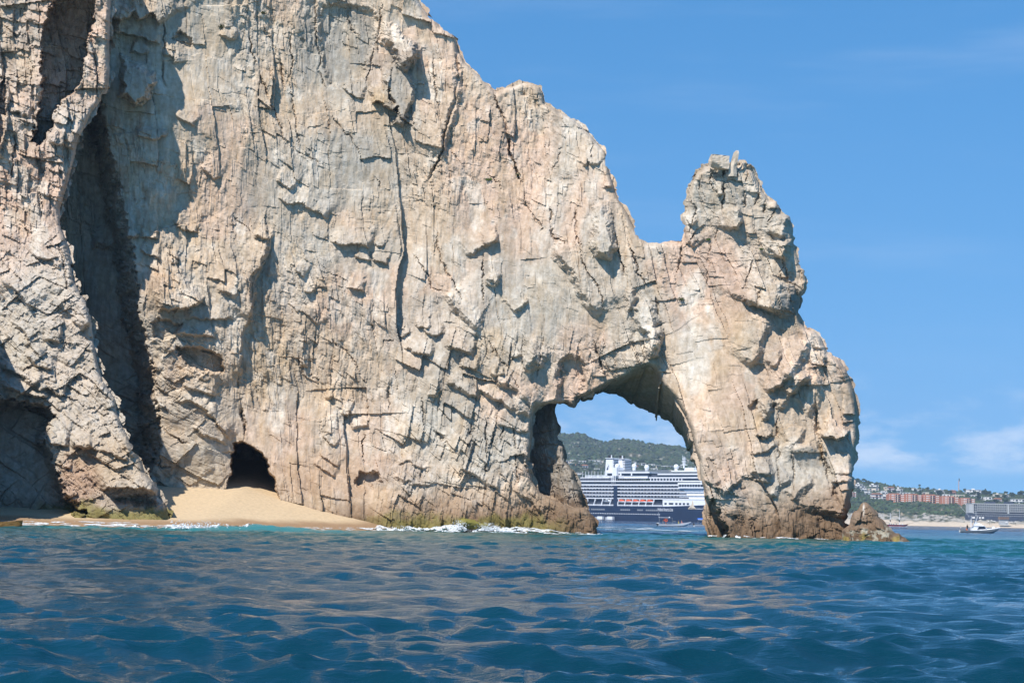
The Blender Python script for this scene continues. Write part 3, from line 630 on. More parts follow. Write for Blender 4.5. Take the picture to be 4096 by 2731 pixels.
ROCK_PTS = []; ROCK_PIX = []
def build_rock(root, out, ctl, feats, step, detail, colour, thick, rough=0.7, seed=1.0, vault=None, edge_r=70, edge_d=5.0, split=None, sig=260, extra=None, names=('rock_face',), mat=None, rim_name='rock_flank'):
    px, py, quads, tris, rim, _ = contour_mesh(out, step, rough, seed)
    wq = 11.0 * fbm(px / 26, py / 26, seed + 7, 4, 0.6); wr = 11.0 * fbm(px / 26, py / 26, seed + 13, 4, 0.6)
    Y = field(px, py, ctl, sig)
    h, tone = detail(px, py)
    h = apply_features(px + wq, py + wr, feats, h)
    # the face rounds away towards its outline
    p = np.asarray(out, float)
    x0, y0 = p.min(0) - 40; x1, y1 = p.max(0) + 40
    gx = np.arange(x0, x1 + 12, 12.0); gy = np.arange(y0, y1 + 12, 12.0)
    GX, GY = np.meshgrid(gx, gy); S = poly_sdf(GX.ravel(), GY.ravel(), p).reshape(GX.shape)
    u = (px - x0) / 12; v = (py - y0) / 12; i = np.clip(u.astype(int), 0, len(gx) - 2); j = np.clip(v.astype(int), 0, len(gy) - 2); u = u - i; v = v - j
    sd = (S[j, i] * (1 - u) + S[j, i + 1] * u) * (1 - v) + (S[j + 1, i] * (1 - u) + S[j + 1, i + 1] * u) * v
    t = np.clip(1 - sd / edge_r, 0, 1)
    h = h * (1 - 0.25 * t) - edge_d * (1 - np.sqrt(np.maximum(0, 1 - t * t))) 
    if extra is not None: h = extra(px, py, h)
    P = at(px, py, Y - h)
    ROCK_PTS.append(P); ROCK_PIX.append((px, py))
    col, zz = colour(px, py, P, tone)
    # flanks: rings run back from the rim
    rv = np.unique(rim); remap = np.full(len(px), -1, np.int64); remap[rv] = np.arange(len(rv))
    bx, by = px[rv].copy(), py[rv].copy()
    # inward normal of the rim from its segments
    nx = np.zeros(len(rv)); ny = np.zeros(len(rv))
    e = np.stack([px[rim[:, 1]] - px[rim[:, 0]], py[rim[:, 1]] - py[rim[:, 0]]], 1)
    for k in (0, 1):
        np.add.at(nx, remap[rim[:, k]], e[:, 1]); np.add.at(ny, remap[rim[:, k]], -e[:, 0])
    # decide the sign by sampling the distance field
    ln = np.hypot(nx, ny) + 1e-9; nx /= ln; ny /= ln
    uu = np.clip(((bx + nx * 30 - x0) / 12).astype(int), 0, len(gx) - 1); vv = np.clip(((by + ny * 30 - y0) / 12).astype(int), 0, len(gy) - 1)
    u2 = np.clip(((bx - nx * 30 - x0) / 12).astype(int), 0, len(gx) - 1); v2 = np.clip(((by - ny * 30 - y0) / 12).astype(int), 0, len(gy) - 1)
    sg = np.where(S[vv, uu] >= S[v2, u2], 1.0, -1.0); nx *= sg; ny *= sg
    isv = np.zeros(len(rv), bool); tx = bx.copy(); ty = by.copy(); vdep = np.full(len(rv), float(thick))
    if vault is not None:
        fr = np.array([a for a, b in vault], float); bk = np.array([b for a, b in vault], float)
        d, s_, tt, L = seg_dist(bx, by, fr)
        isv = d < 70
        cum = np.concatenate([[0], np.cumsum(np.hypot(*np.diff(fr, axis=0).T))]) / L
        ox = np.interp(tt, cum, bk[:, 0] - fr[:, 0]); oy = np.interp(tt, cum, bk[:, 1] - fr[:, 1])
        ra0, rb0 = remap[rim[:, 0]], remap[rim[:, 1]]
        for _ in range(60):                                  # even out the offsets along the rim so that the vault has no tears
            for arr in (ox, oy):
                acc = arr.copy(); cnt = np.ones(len(arr))
                np.add.at(acc, ra0, arr[rb0]); np.add.at(acc, rb0, arr[ra0]); np.add.at(cnt, ra0, 1); np.add.at(cnt, rb0, 1)
                arr[:] = acc / cnt
        tx = np.where(isv, bx + ox, tx); ty = np.where(isv, by + oy, ty)
        vdep = np.where(isv, np.where((bx < 2235) & (by > 1600), 4.5, 15.0), vdep)
    K = 20
    rv_n = len(rv); RP = [P[rv]]; RC = [col[rv]]
    Yr = (Y - h)[rv]
    order = np.arange(rv_n)
    for k in range(1, K + 1):
        f = k / K
        shr = 26 * f * f * (~isv)
        qx = np.where(isv, bx + (tx - bx) * f, bx + nx * shr); qy = np.where(isv, by + (ty - by) * f, by + ny * shr)
        dep = vdep * (f if k < K else 1.0)
        amp = np.where(isv, 17.0, 5.0) * math.sin(min(f * 1.2, 1.0) * math.pi * 0.5) * (1.0 if k < K else 0.5)
        a1 = (bx + by * 0.6) / 36.0; a2 = dep * 1.0 + (by - bx * 0.6) / 60.0
        dsp = chip(a1 / 2.2, a2 / 2.2, seed + 5) + 0.6 * chip(a1 / 0.9, a2 / 0.9, seed + 6)
        qx = qx - nx * 0 + nx * (-dsp - 0.2) * amp; qy = qy + ny * (-dsp - 0.2) * amp
        PP = at(qx, qy, Yr + dep); RP.append(PP)
        cc, _ = colour(qx + dep * 20, qy, PP, np.zeros(rv_n)); RC.append(cc)
    RV = np.concatenate(RP); RCc = np.concatenate(RC)
    ra, rb = remap[rim[:, 0]], remap[rim[:, 1]]
    rq = np.concatenate([np.stack([k * rv_n + rb, k * rv_n + ra, (k + 1) * rv_n + ra, (k + 1) * rv_n + rb], 1) for k in range(K)])
    # parts
    mat = mat or M_ROCK
    objs = []
    fc = [quads, tris]
    if split is None:
        me = np_mesh(names[0], P, fc, mat, {'Col': col}); objs.append(link(names[0], me, root))
    else:
        lab = split(px, py)
        for li, nm in enumerate(names):
            q = quads[lab[quads[:, 0]] == li]; t3 = tris[lab[tris[:, 0]] == li]
            used = np.unique(np.concatenate([q.ravel(), t3.ravel()])); mp = np.full(len(px), -1, np.int64); mp[used] = np.arange(len(used))
            me = np_mesh(nm, P[used], [mp[q], mp[t3]], mat, {'Col': col[used]}); objs.append(link(nm, me, root))
    # flank and vault as their own parts
    segv = isv[ra]
    for nm, sel in ((rim_name, ~segv), ('arch_vault', segv)):
        if not sel.any(): continue
        s2 = np.tile(sel, K); q = rq[s2]; used = np.unique(q); mp = np.full(len(RV), -1, np.int64); mp[used] = np.arange(len(used))
        me = np_mesh(nm, RV[used], [mp[q]], mat, {'Col': RCc[used]}); objs.append(link(nm, me, root))
    return objs

# ---- the cliff with its arch
def main_detail(px, py):
    X = px / 36.0; Z = -py / 36.0
    wB = sstep(2350, 2650, px + 0.25 * (py - 1000))                       # leg of the arch: joints lean to the right
    wC = sstep(950, 800, px) * sstep(1150, 1400, py)                       # foot of the cove wall: beds dip to the right
    wD = sstep(1450, 1650, px) * sstep(1250, 1450, py) * (1 - wB)          # blocky ground left of the arch
    wA = np.clip(1 - wB - wC - wD, 0, 1); tot = wA + wB + wC + wD
    h = np.zeros_like(px); tone = np.zeros_like(px)
    for w, lean, el, sd, blk in ((wA, -0.07, 2.3, 3.0, -0.06), (wB, -0.33, 2.1, 103.0, 0.0), (wC, -1.05, 1.9, 203.0, 0.15), (wD, 0.22, 1.5, 303.0, 0.3)):
        m = np.nonzero(w > 0.002)[0]
        if not len(m): continue
        a, b = rock_detail(X[m], Z[m], lean, el, sd, blk)
        ww = (w / tot)[m]; h[m] += a * ww; tone[m] += b * ww
    # smoother sheets of rock in the middle of the leg, rougher crown on the pinnacle
    calm = 1 - 0.45 * blob(px, py, 2850, 1250, 230, 420, 0.6, 0.2) - 0.25 * blob(px, py, 1350, 900, 300, 300, 0.6, 0.2)
    return h * calm, tone

CAVE = T('Z6', (1700, 1180), (1860, 1025), (1890, 930), (1930, 800), (1940, 680), (1950, 570), (2030, 545), (2100, 580), (2180, 650), (2220, 740), (2290, 870), (2310, 960), (2330, 1180))
def main_extra(px, py, h):
    m = np.nonzero((px > 780) & (px < 1160) & (py > 1720))[0]
    d = poly_sdf(px[m], py[m], CAVE) + 14 * fbm(px[m] / 30, py[m] / 30, 77, 4) + 14 * (chip(px[m] / 30, py[m] / 30, 79) + .3)
    h[m] -= 22.0 * sstep(-2, 16, d)
    # the foot of the cliff spreads towards the sea
    return h

def main_colour(px, py, P, tone):
    top = np.interp(px, [0, 900, 1200, 1500, 2100, 2400, 2800, 3000, 3450], [1.5, 1.6, 1.6, 2.4, 3.8, 4.6, 2.0, 3.4, 4.8])
    c, z = rock_colour(px, py, P, tone, TAN, 0.0)
    c2 = c
    z = P[:, 2] + 1.6 * fbm(px / 140, py / 90, 291, 4)
    c2 = mixc(c2, WET * 1.7 + 0.02, sstep(top + 2.4, top - 1.0, z) * 0.72)
    c2 = mixc(c2, WET * 1.0, sstep(top - 0.6, top - 2.4, z) * 0.75)
    g = sstep(1350, 1600, px) * sstep(2330, 2150, px) * sstep(2.1, 1.0, P[:, 2] + 1.2 * fbm(px / 45, py / 60, 311, 3))
    c2 = mixc(c2, ALGA, g * 0.7)
    c2 = mixc(c2, RUST, blob(px, py, 1360, 1900, 330, 90, 0.6, 0.3) * 0.3)
    return c2, z

cliff = empty('sea_cliff', (0, 214, 0))
tag(cliff, 'towering tan and grey granite sea cliff that ends in a natural arch', 'cliff')
def main_split(px, py):
    leg = px > 2620 + 0.05 * (py - 1000) + 14 * fbm(px / 40, py / 40, 5, 2)
    sh = (px > 2000 - 0.32 * (py - 600) * (py < 1250) + 0 * px) & ~leg & (py < 1700)
    return np.where(leg, 2, np.where(sh, 1, 0))
for o in build_rock(cliff, MAIN_OUT, MAIN_Y, MAIN_FEATS, 3.5, main_detail, main_colour, 26.0, 1.25, 1.0, VAULT, 20, 1.8, main_split, 240, main_extra, ('cliff_face', 'arch_shoulder', 'arch_leg')):
    o.matrix_parent_inverse = Matrix.Translation((0, -214, 0))
# ------------------------------------------------------------------ sea
def sea_waves(x, y, spacing):
    rng = np.random.default_rng(11)
    z = np.zeros_like(x); ox = np.zeros_like(x); oy = np.zeros_like(x)
    wind = math.radians(256)
    for lam, amp, n, spread in ((17, 0.045, 5, 0.4), (8, 0.024, 7, 0.5), (4.0, 0.0165, 10, 0.6), (2.2, 0.0140, 14, 0.65), (1.15, 0.0090, 18, 0.7), (0.6, 0.0050, 22, 0.75), (0.3, 0.0027, 24, 0.8), (0.16, 0.0014, 20, 0.9)):
        for k in range(n):
            l = lam * rng.uniform(0.7, 1.4); a = amp * rng.uniform(0.5, 1.3); th = wind + rng.normal(0, spread); ph = rng.uniform(0, 6.283)
            fade = np.clip((l / spacing - 1.7) / 1.2, 0, 1)
            if not fade.any(): continue
            m = np.nonzero(fade > 0)[0]
            kk = 2 * math.pi / l; cx, cy = math.cos(th), math.sin(th)
            q = kk * (cx * x[m] + cy * y[m]) + ph
            c = np.cos(q); s = np.sin(q); f = fade[m] * a
            z[m] += f * c; ox[m] -= cx * f * s * 0.78; oy[m] -= cy * f * s * 0.78
    return ox, oy, z

rows = [2.5]
while rows[-1] < 16000:
    y = rows[-1]
    st = 0.7 * y * y / 3600.0
    if y < 260: st = min(max(st, 0.035 if y > 9 else 0.3), 0.29)
    elif y < 700: st = 2.4
    else: st = y * 0.02
    rows.append(y + st)
rows = np.array(rows)
inner = np.tan(np.linspace(-math.radians(16.5), math.radians(16.5), 310))
outer = inner[-1] + np.cumsum(np.geomspace(0.004, 0.55, 26))
ang = np.concatenate([-outer[::-1], inner, outer]); NC = len(ang)
RY, AX = np.meshgrid(rows, ang, indexing='ij')
sx = (RY * AX).ravel(); sy = RY.ravel()
spc = np.maximum(np.gradient(rows)[:, None].repeat(NC, 1), RY * np.gradient(ang)[None, :]).ravel() * 1.1
ox, oy, wz = sea_waves(sx, sy, spc)
amp_mod = 1.0 + 0.7 * fbm(sx / 23, sy / 23, 401, 3)
amp_mod = np.clip(amp_mod, 0.35, 1.8)
brk = 0.55 * np.exp(-((sy - 166 - 1.5 * fbm(sx / 7, sx * 0, 431, 2)) / 1.5) ** 2) * np.interp(sx, [-36, -31, -25, -21, -15, -12], [0, .35, .7, 1.25, .8, 0])   # small wave about to break on the beach
SV = np.stack([sx + ox * amp_mod, sy + oy * amp_mod, wz * amp_mod + brk], 1)
nr = len(rows)
ii = (np.arange(nr - 1)[:, None] * NC + np.arange(NC - 1)[None, :]).ravel()
sq = np.stack([ii, ii + 1, ii + NC + 1, ii + NC], 1)

m_sea = bpy.data.materials.new('sea_water'); m_sea.use_nodes = True
nt = m_sea.node_tree; b = nt.nodes['Principled BSDF']
b.inputs['Roughness'].default_value = 0.06
b.inputs['IOR'].default_value = 1.333
att = N(nt, 'ShaderNodeAttribute', attribute_name='Col')
nt.links.new(att.outputs['Color'], b.inputs['Base Color'])
geo = N(nt, 'ShaderNodeNewGeometry')
n1 = N(nt, 'ShaderNodeTexNoise'); n1.inputs['Scale'].default_value = 3.2; n1.inputs['Detail'].default_value = 5; n1.inputs['Roughness'].default_value = 0.55
mp = N(nt, 'ShaderNodeMapping'); mp.inputs['Scale'].default_value = (0.8, 1.8, 1.0); mp.inputs['Rotation'].default_value = (0, 0, 0.12)
nt.links.new(geo.outputs['Position'], mp.inputs[0]); nt.links.new(mp.outputs[0], n1.inputs['Vector'])
bp = N(nt, 'ShaderNodeBump'); bp.inputs['Strength'].default_value = 0.45; bp.inputs['Distance'].default_value = 0.07
n2 = N(nt, 'ShaderNodeTexNoise'); n2.inputs['Scale'].default_value = 10.0; n2.inputs['Detail'].default_value = 4; n2.inputs['Roughness'].default_value = 0.6
nt.links.new(mp.outputs[0], n2.inputs['Vector'])
ad = N(nt, 'ShaderNodeMath', operation='MULTIPLY_ADD'); ad.inputs[1].default_value = 0.42
nt.links.new(n2.outputs['Fac'], ad.inputs[0]); nt.links.new(n1.outputs['Fac'], ad.inputs[2])
chop = N(nt, 'ShaderNodeAttribute', attribute_name='chop')
nt.links.new(chop.outputs['Fac'], bp.inputs['Distance'])
shn = N(nt, 'ShaderNodeMapRange'); shn.inputs[1].default_value = 0.1; shn.inputs[2].default_value = 0.8; shn.inputs[3].default_value = 0.5; shn.inputs[4].default_value = 0.16   # choppier open water mirrors less of the low sky
nt.links.new(chop.outputs['Fac'], shn.inputs[0]); nt.links.new(shn.outputs[0], b.inputs['Specular IOR Level'])
nt.links.new(ad.outputs[0], bp.inputs['Height']); nt.links.new(bp.outputs[0], b.inputs['Normal'])

# deep blue offshore, greener over the sand near the rocks
deep = np.array((0.003, 0.040, 0.064)); teal = np.array((0.008, 0.090, 0.086)); far = np.array((0.003, 0.022, 0.060))
w = sstep(70, 190, sy + 25 * fbm(sx / 40, sy / 40, 411, 3)) * sstep(420, 230, sy)
w2 = sstep(260, 700, sy)
scol = np.repeat(deep[None], len(sx), 0)
scol = mixc(scol, teal, w * 0.85); scol = mixc(scol, far, w2)
scol = mixc(scol, (0.06, 0.24, 0.25), np.clip(brk * 1.3, 0, 1) * 0.8)
scol = mixc(scol, (0.035, 0.17, 0.18), sstep(148, 170, sy) * sstep(-8, -16, sx) * (sy < 200) * 0.7)
scol *= (1 + 0.35 * fbm(sx / 30, sy / 12, 421, 3))[:, None]
sea = link('sea', np_mesh('sea', SV, [sq], m_sea, {'Col': scol, 'chop': 0.11 + 0.72 * sstep(150, 420, sy)}, smooth=True))
tag(sea, kind='structure')
# ------------------------------------------------------------------ beach
def shoreline(X):
    return np.interp(X, [-80, -46, -36, -28, -22, -16, -11, 0], [165, 170, 172, 174, 184, 196, 207, 216])
def sand_z(X, Y):
    d = Y - shoreline(X)
    return np.where(d > 0, 0.075 * d + 0.0009 * d * d, 0.10 * d) + 0.05 * fbm(X / 6, Y / 6, 501, 3)
gx = np.linspace(-80, -4, 150); gy = np.concatenate([np.linspace(145, 190, 100), np.linspace(190.5, 240, 40)])
BX, BY = np.meshgrid(gx, gy); bx_, by_ = BX.ravel(), BY.ravel()
bz = sand_z(bx_, by_)
dry = sstep(0.55, 1.1, bz + 0.25 * fbm(bx_ / 5, by_ / 5, 511, 3))
bcol = mixc(np.repeat(np.array((0.30, 0.185, 0.095))[None], len(bx_), 0), (0.56, 0.42, 0.255), dry)
m_sand = bpy.data.materials.new('sand'); m_sand.use_nodes = True
nt = m_sand.node_tree; b = nt.nodes['Principled BSDF']; b.inputs['Roughness'].default_value = 0.8
att = N(nt, 'ShaderNodeAttribute', attribute_name='Col')
ns = N(nt, 'ShaderNodeTexNoise'); ns.inputs['Scale'].default_value = 2.6; ns.inputs['Detail'].default_value = 8
geo = N(nt, 'ShaderNodeNewGeometry'); nt.links.new(geo.outputs['Position'], ns.inputs['Vector'])
rr = N(nt, 'ShaderNodeMapRange'); rr.inputs[1].default_value = 0.3; rr.inputs[2].default_value = 0.7; rr.inputs[3].default_value = 0.86; rr.inputs[4].default_value = 1.1
nt.links.new(ns.outputs['Fac'], rr.inputs[0])
mx = N(nt, 'ShaderNodeMix', data_type='RGBA', blend_type='MULTIPLY'); mx.inputs[0].default_value = 1.0
nt.links.new(att.outputs['Color'], mx.inputs[6]); nt.links.new(rr.outputs[0], mx.inputs[7]); nt.links.new(mx.outputs[2], b.inputs['Base Color'])
bp = N(nt, 'ShaderNodeBump'); bp.inputs['Strength'].default_value = 0.7; bp.inputs['Distance'].default_value = 0.12
nt.links.new(ns.outputs['Fac'], bp.inputs['Height']); nt.links.new(bp.outputs[0], b.inputs['Normal'])
nyb, nxb = BX.shape
ii = (np.arange(nyb - 1)[:, None] * nxb + np.arange(nxb - 1)[None, :]).ravel()
beach = link('beach', np_mesh('beach', np.stack([bx_, by_, bz], 1), [np.stack([ii, ii + 1, ii + nxb + 1, ii + nxb], 1)], m_sand, {'Col': bcol}, smooth=True))
tag(beach, kind='structure')

# ------------------------------------------------------------------ the nearer buttress on the left
BUT_OUT = [(-430, -210), (470, -210), (445, -60), (440, 60), (436, 200), (438, 300), (428, 370), (365, 450), (312, 560), (292, 650), (266, 750), (240, 830), (242, 905), (262, 960), (282, 1035), (290, 1120), (345, 1210), (362, 1262), (367, 1300),
    (377, 1390), (392, 1460), (410, 1524), (459, 1595), (466, 1650), (488, 1705), (520, 1770), (540, 1800), (564, 1844), (574, 1882), (600, 1915), (631, 1959), (628, 1985), (655, 2010), (669, 2045), (680, 2075), (700, 2160), (-430, 2160)]
BUT_Y = [(-100, 0, 205), (400, 0, 206), (-100, 700, 201), (250, 700, 203), (-100, 1300, 193), (300, 1300, 194), (-100, 1700, 188), (400, 1700, 189), (-100, 2050, 179), (300, 2050, 180), (600, 2050, 182)]
BUT_FEATS = [
    block('f', 16, -30, 0, 0, (-400, 1180), (-40, 1230), (-40, 2050), (-400, 2100)),  # unseen bulge beyond the left edge, added to cast shade on the lower face
    block('f', -6.5, 9, 0, 0, (170, 100), (163, 250), (170, 400), (152, 480), (118, 565), (150, 590), (205, 520), (225, 425), (290, 372), (332, 300), (345, 180), (372, 80), (392, -60), (235, -60)),
    block('f', -2.0, -7, 0, 0, (20, 300), (32, 420), (14, 560), (-20, 600), (-20, 380)), lip('f', 1.6, 60, 8, (165, 400), (168, 250), (172, 110), (225, 0)),
    lip('Z4', 2.0, 70, 10, (-20, 1250), (40, 1000), (60, 780), (40, 600)), crack('Z4', 8, 1.2, (120, 1050), (110, 1200), (100, 1400)),
    crack('Z4', 7, 0.9, (10, 200), (60, 230), (140, 300), (190, 180)), crack('Z4', 7, 1.0, (330, 200), (250, 300), (240, 480), (260, 560)),
    crack('Z4', 6, 0.7, (60, 590), (150, 600), (250, 590)), crack('Z4', 6, 0.7, (730, 640), (760, 560), (740, 460), (740, 360)),
    lip('Z4', 1.2, 50, 8, (60, 860), (150, 880), (240, 920)), lip('Z4', 1.2, 50, 8, (180, 130), (270, 180), (330, 190), (420, 120)),
    lip('Z4', 1.4, 60, 8, (380, 1090), (480, 1130), (590, 1160)), crack('Z4', 6, 0.8, (480, 830), (600, 880), (690, 890)),
    crack('Z4', 6, 0.8, (340, 1180), (440, 1220), (560, 1270)), crack('Z4', 8, 1.0, (350, 1290), (350, 1560)),
    crack('Z5', 8, 1.2, (190, 170), (215, 420)), crack('Z5', 8, 1.2, (300, 0), (340, 190)),
    lip('Z5', 1.6, 60, 10, (0, 700), (90, 770), (180, 860), (230, 960)), lip('Z5', 1.2, 50, 8, (250, 530), (400, 560), (480, 640)),
    lip('Z5', 1.2, 50, 8, (80, 1050), (180, 1110), (270, 1280), (360, 1340)), lip('Z5', 1.4, 50, 10, (340, 1180), (460, 1200), (470, 1060)),
    lip('Z5', 1.6, 60, 12, (0, 1390), (150, 1450), (300, 1560)), lip('Z5', 1.3, 50, 10, (180, 1300), (300, 1400), (430, 1420)),
    crack('Z5', 10, 1.4, (440, 420), (500, 560), (520, 720), (510, 900)), lip('Z5', 1.4, 50, 10, (560, 1020), (640, 1090), (720, 1030)),
    lip('Z6', 1.8, 60, 8, (0, 70), (200, 150), (340, 190), (420, 160)), lip('Z6', 1.6, 60, 8, (300, 130), (400, 100), (520, 160), (560, 60)),
    block('Z6', -6.0, 30, 0, 0, (-400, 190), (150, 210), (350, 250), (470, 330), (400, 450), (360, 560), (480, 800), (560, 1000), (660, 1100), (720, 1150), (300, 1300), (-400, 1300)),
    lip('Z6', 3.4, 80, 6, (830, 965), (920, 925), (1130, 935), (1320, 985)), lip('Z6', 1.4, 50, 8, (580, 580), (700, 600), (900, 630), (1110, 730)),
    lip('Z6', 1.4, 50, 8, (380, 540), (480, 570), (580, 580)), lip('Z6', 1.2, 40, 8, (600, 510), (640, 590), (780, 590)), lip('Z6', 1.0, 40, 6, (460, 740), (600, 770)),
    crack('Z6', 8, 1.0, (640, 760), (740, 860), (830, 960)), crack('Z6', 6, 0.7, (480, 620), (480, 560)), lip('Z6', 1.2, 40, 10, (1000, 560), (1060, 600), (1110, 700)),
    block('Z6', -2.0, 24, 0, 0, (860, 1000), (1300, 1000), (1330, 1080), (1250, 1130), (1000, 1060)),
]
def but_detail(px, py):
    X = px / 36.0; Z = -py / 36.0
    w2 = sstep(800, 1250, py + 0.35 * px)
    h = np.zeros_like(px); tone = np.zeros_like(px)
    for w, lean, el, sd, blk in ((1 - w2, -0.06, 1.5, 403.0, 0.45), (w2, -0.95, 1.7, 503.0, 0.35)):
        m = np.nonzero(w > 0.002)[0]
        a, b_ = rock_detail(X[m], Z[m], lean, el, sd, blk); h[m] += a * w[m]; tone[m] += b_ * w[m]
    return h * 1.2, tone
def but_colour(px, py, P, tone):
    c, z = rock_colour(px, py, P, tone, PINK * 0.97, -5.0, False)
    c = mixc(c, GREY * 1.02, sstep(850, 1250, py + 0.4 * px) * 0.75)
    c = mixc(c, OCHRE * 0.8, blob(px, py, 430, 1850, 190, 120, 0.6, 0.2) * 0.5)
    c = mixc(c, RUST, blob(px, py, 300, 1950, 90, 110, 0.6, 0.2) * 0.5)
    c = mixc(c, WET * 1.4, sstep(3.2, 1.6, P[:, 2] + 1.2 * fbm(px / 70, py / 70, 521, 3)) * 0.45)
    g = sstep(2.4, 1.5, P[:, 2] + 0.9 * fbm(px / 40, py / 50, 531, 3)) * sstep(90, 220, px)
    return mixc(c, ALGA * 1.1, g * 0.8), z
butt = empty('rock_buttress', (-36, 195, 0))
tag(butt, 'jagged pink and grey rock buttress standing before the cove wall beside the beach', 'rock')
for o in build_rock(butt, BUT_OUT, BUT_Y, BUT_FEATS, 3.9, but_detail, but_colour, 20.0, 1.8, 31.0, None, 22, 2.0, None, 240, None, ('rock_face',)):
    o.matrix_parent_inverse = Matrix.Translation((36, -195, 0))

# ------------------------------------------------------------------ spur seen through the arch, outcrop beside the leg
SPUR_OUT = [(2040, 1540), (2214, 1540), (2216, 1616), (2222, 1670), (2230, 1707), (2237, 1761), (2257, 1782), (2260, 1815), (2266, 1848), (2295, 1886), (2305, 1923), (2326, 1960), (2336, 2018), (2350, 2060), (2365, 2180), (2040, 2180)]
def small_detail(lean, sd, k):
    def f(px, py):
        a, b_ = rock_detail(px / 36.0 * 1.5, -py / 36.0 * 1.5, lean, 1.7, sd, 0.2)
        return a * k, b_
    return f
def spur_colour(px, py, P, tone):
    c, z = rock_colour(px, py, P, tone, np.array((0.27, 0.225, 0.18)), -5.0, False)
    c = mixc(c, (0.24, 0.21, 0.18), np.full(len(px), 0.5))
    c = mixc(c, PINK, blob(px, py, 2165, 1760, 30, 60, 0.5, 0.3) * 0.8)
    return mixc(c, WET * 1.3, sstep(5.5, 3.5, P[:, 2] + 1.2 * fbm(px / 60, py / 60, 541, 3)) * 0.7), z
spur = empty('rock_spur', (5, 221, 0))
tag(spur, 'dark broken rock spur just behind the arch, half in shadow', 'rock')
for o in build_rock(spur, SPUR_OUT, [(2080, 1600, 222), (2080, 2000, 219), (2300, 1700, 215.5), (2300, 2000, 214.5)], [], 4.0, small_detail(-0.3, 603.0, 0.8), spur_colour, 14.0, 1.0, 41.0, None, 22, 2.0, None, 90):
    o.matrix_parent_inverse = Matrix.Translation((-5, -221, 0))

OUTC_OUT = [(3360, 2240), (3372, 2120), (3400, 2098), (3410, 2060), (3418, 2046), (3430, 2044), (3436, 2028), (3443, 2013), (3457, 2008), (3472, 2011), (3491, 2029), (3512, 2055), (3514, 2068), (3533, 2082), (3548, 2101), (3564, 2113), (3579, 2132),
    (3598, 2134), (3606, 2147), (3625, 2157), (3640, 2170), (3652, 2240)]
def outc_colour(px, py, P, tone):
    c, z = rock_colour(px, py, P, tone, np.array((0.20, 0.125, 0.075)), -5.0, False)
    c = mixc(c, (0.165, 0.105, 0.062), np.full(len(px), 0.72))
    zz = P[:, 2] + 0.7 * fbm(px / 26, py / 26, 551, 3)
    c = mixc(c, WET * 0.9, sstep(1.6, 1.0, zz) * 0.5)
    c = mixc(c, (0.36, 0.33, 0.26), sstep(1.5, 1.1, zz) * sstep(0.05, 0.3, fbm(px / 22, py / 14, 553, 3)))
    c = mixc(c, (0.30, 0.23, 0.07), sstep(0.8, 0.3, zz) * sstep(0.0, 0.25, fbm(px / 28, py / 28, 557, 3)) * 0.9)
    return mixc(c, (0.6, 0.56, 0.5), blob(px, py, 3455, 2035, 4, 26, 0.4, 0.2) * 0.8), z
outc = empty('rock_outcrop', (35, 199, 0))
tag(outc, 'small brown pointed outcrop at the waterline beside the foot of the arch', 'rock')
for o in build_rock(outc, OUTC_OUT, [(3400, 2100, 200), (3450, 2010, 201.5), (3600, 2160, 197), (3500, 2170, 196.5), (3380, 2200, 197)],
        [crack('Z2', 6, 0.5, (130, 1250), (190, 1180), (230, 1130)), crack('Z2', 5, 0.4, (190, 1180), (290, 1200), (330, 1230)), crack('Z2', 5, 0.4, (250, 1280), (330, 1260), (350, 1210)), lip('Z2', 0.6, 30, 6, (100, 1320), (140, 1250), (170, 1130))],
        3.0, small_detail(-0.2, 703.0, 0.42), outc_colour, 7.0, 0.35, 51.0, None, 36, 2.0, None, 120):
    o.matrix_parent_inverse = Matrix.Translation((-35, -199, 0))

# loose blocks: perched stones on the pinnacle, weedy boulders in the wash
def stone_mesh(name, sx_, sy_, sz_, seed, cuts=5, sharp=0.0, colour=None, taper=(1, 1)):
    bm = bmesh.new(); bmesh.ops.create_cube(bm, size=1.0)
    bmesh.ops.subdivide_edges(bm, edges=bm.edges[:], cuts=cuts, use_grid_fill=True)
    rng = random.Random(seed)
    planes = [(Vector((rng.gauss(0, 1), rng.gauss(0, 1), rng.gauss(0, 1))).normalized(), rng.uniform(0.38, 0.56)) for _ in range(9)]
    for v in bm.verts:
        p = v.co.copy()
        for n, d in planes:
            k = p.dot(n) - d
            if k > 0: p -= n * k
        t = p.z + 0.5
        w = 1 + (taper[0] - 1) * t
        p += Vector((rng.gauss(0, .012), rng.gauss(0, .012), rng.gauss(0, .012)))
        v.co = Vector((p.x * sx_ * w, p.y * sy_ * w, p.z * sz_))
    bmesh.ops.triangulate(bm, faces=bm.faces[:])
    me = bpy.data.meshes.new(name); bm.to_mesh(me); bm.free()
    a = me.attributes.new('Col', 'FLOAT_COLOR', 'POINT')
    for k, v in enumerate(me.vertices):
        c = colour(v.co) if callable(colour) else colour
        a.data[k].color = (c[0], c[1], c[2], 1)
    me.materials.append(M_ROCK)
    return me
def place(px, py, Y): return tuple(float(q) for q in at(px, py, Y))
def cliff_part(name, me, loc, rot):
    o = link(name, me, cliff, loc, rot); o.matrix_parent_inverse = Matrix.Translation((0, -214, 0)); return o
capstone = cliff_part('capstone', stone_mesh('capstone', 1.95, 1.9, 1.45, 3, 7, 0, tuple(PALE * 0.5 + TAN * 0.5), (0.95, 1)), place(2875, 650, 214.0), (0.03, 0.06, 0.2))
capstone['label'] = 'squarish grey block perched on the pinnacle'
fing = []
for px_, py_, sx_, sz_, sd in ((2930, 668, 1.05, 1.5, 5), (2936, 640, 0.85, 1.3, 6), (2944, 612, 0.6, 1.1, 7)):
    fing.append((px_, py_, sx_, sz_, sd))
bmf = bmesh.new()
rngf = random.Random(4)
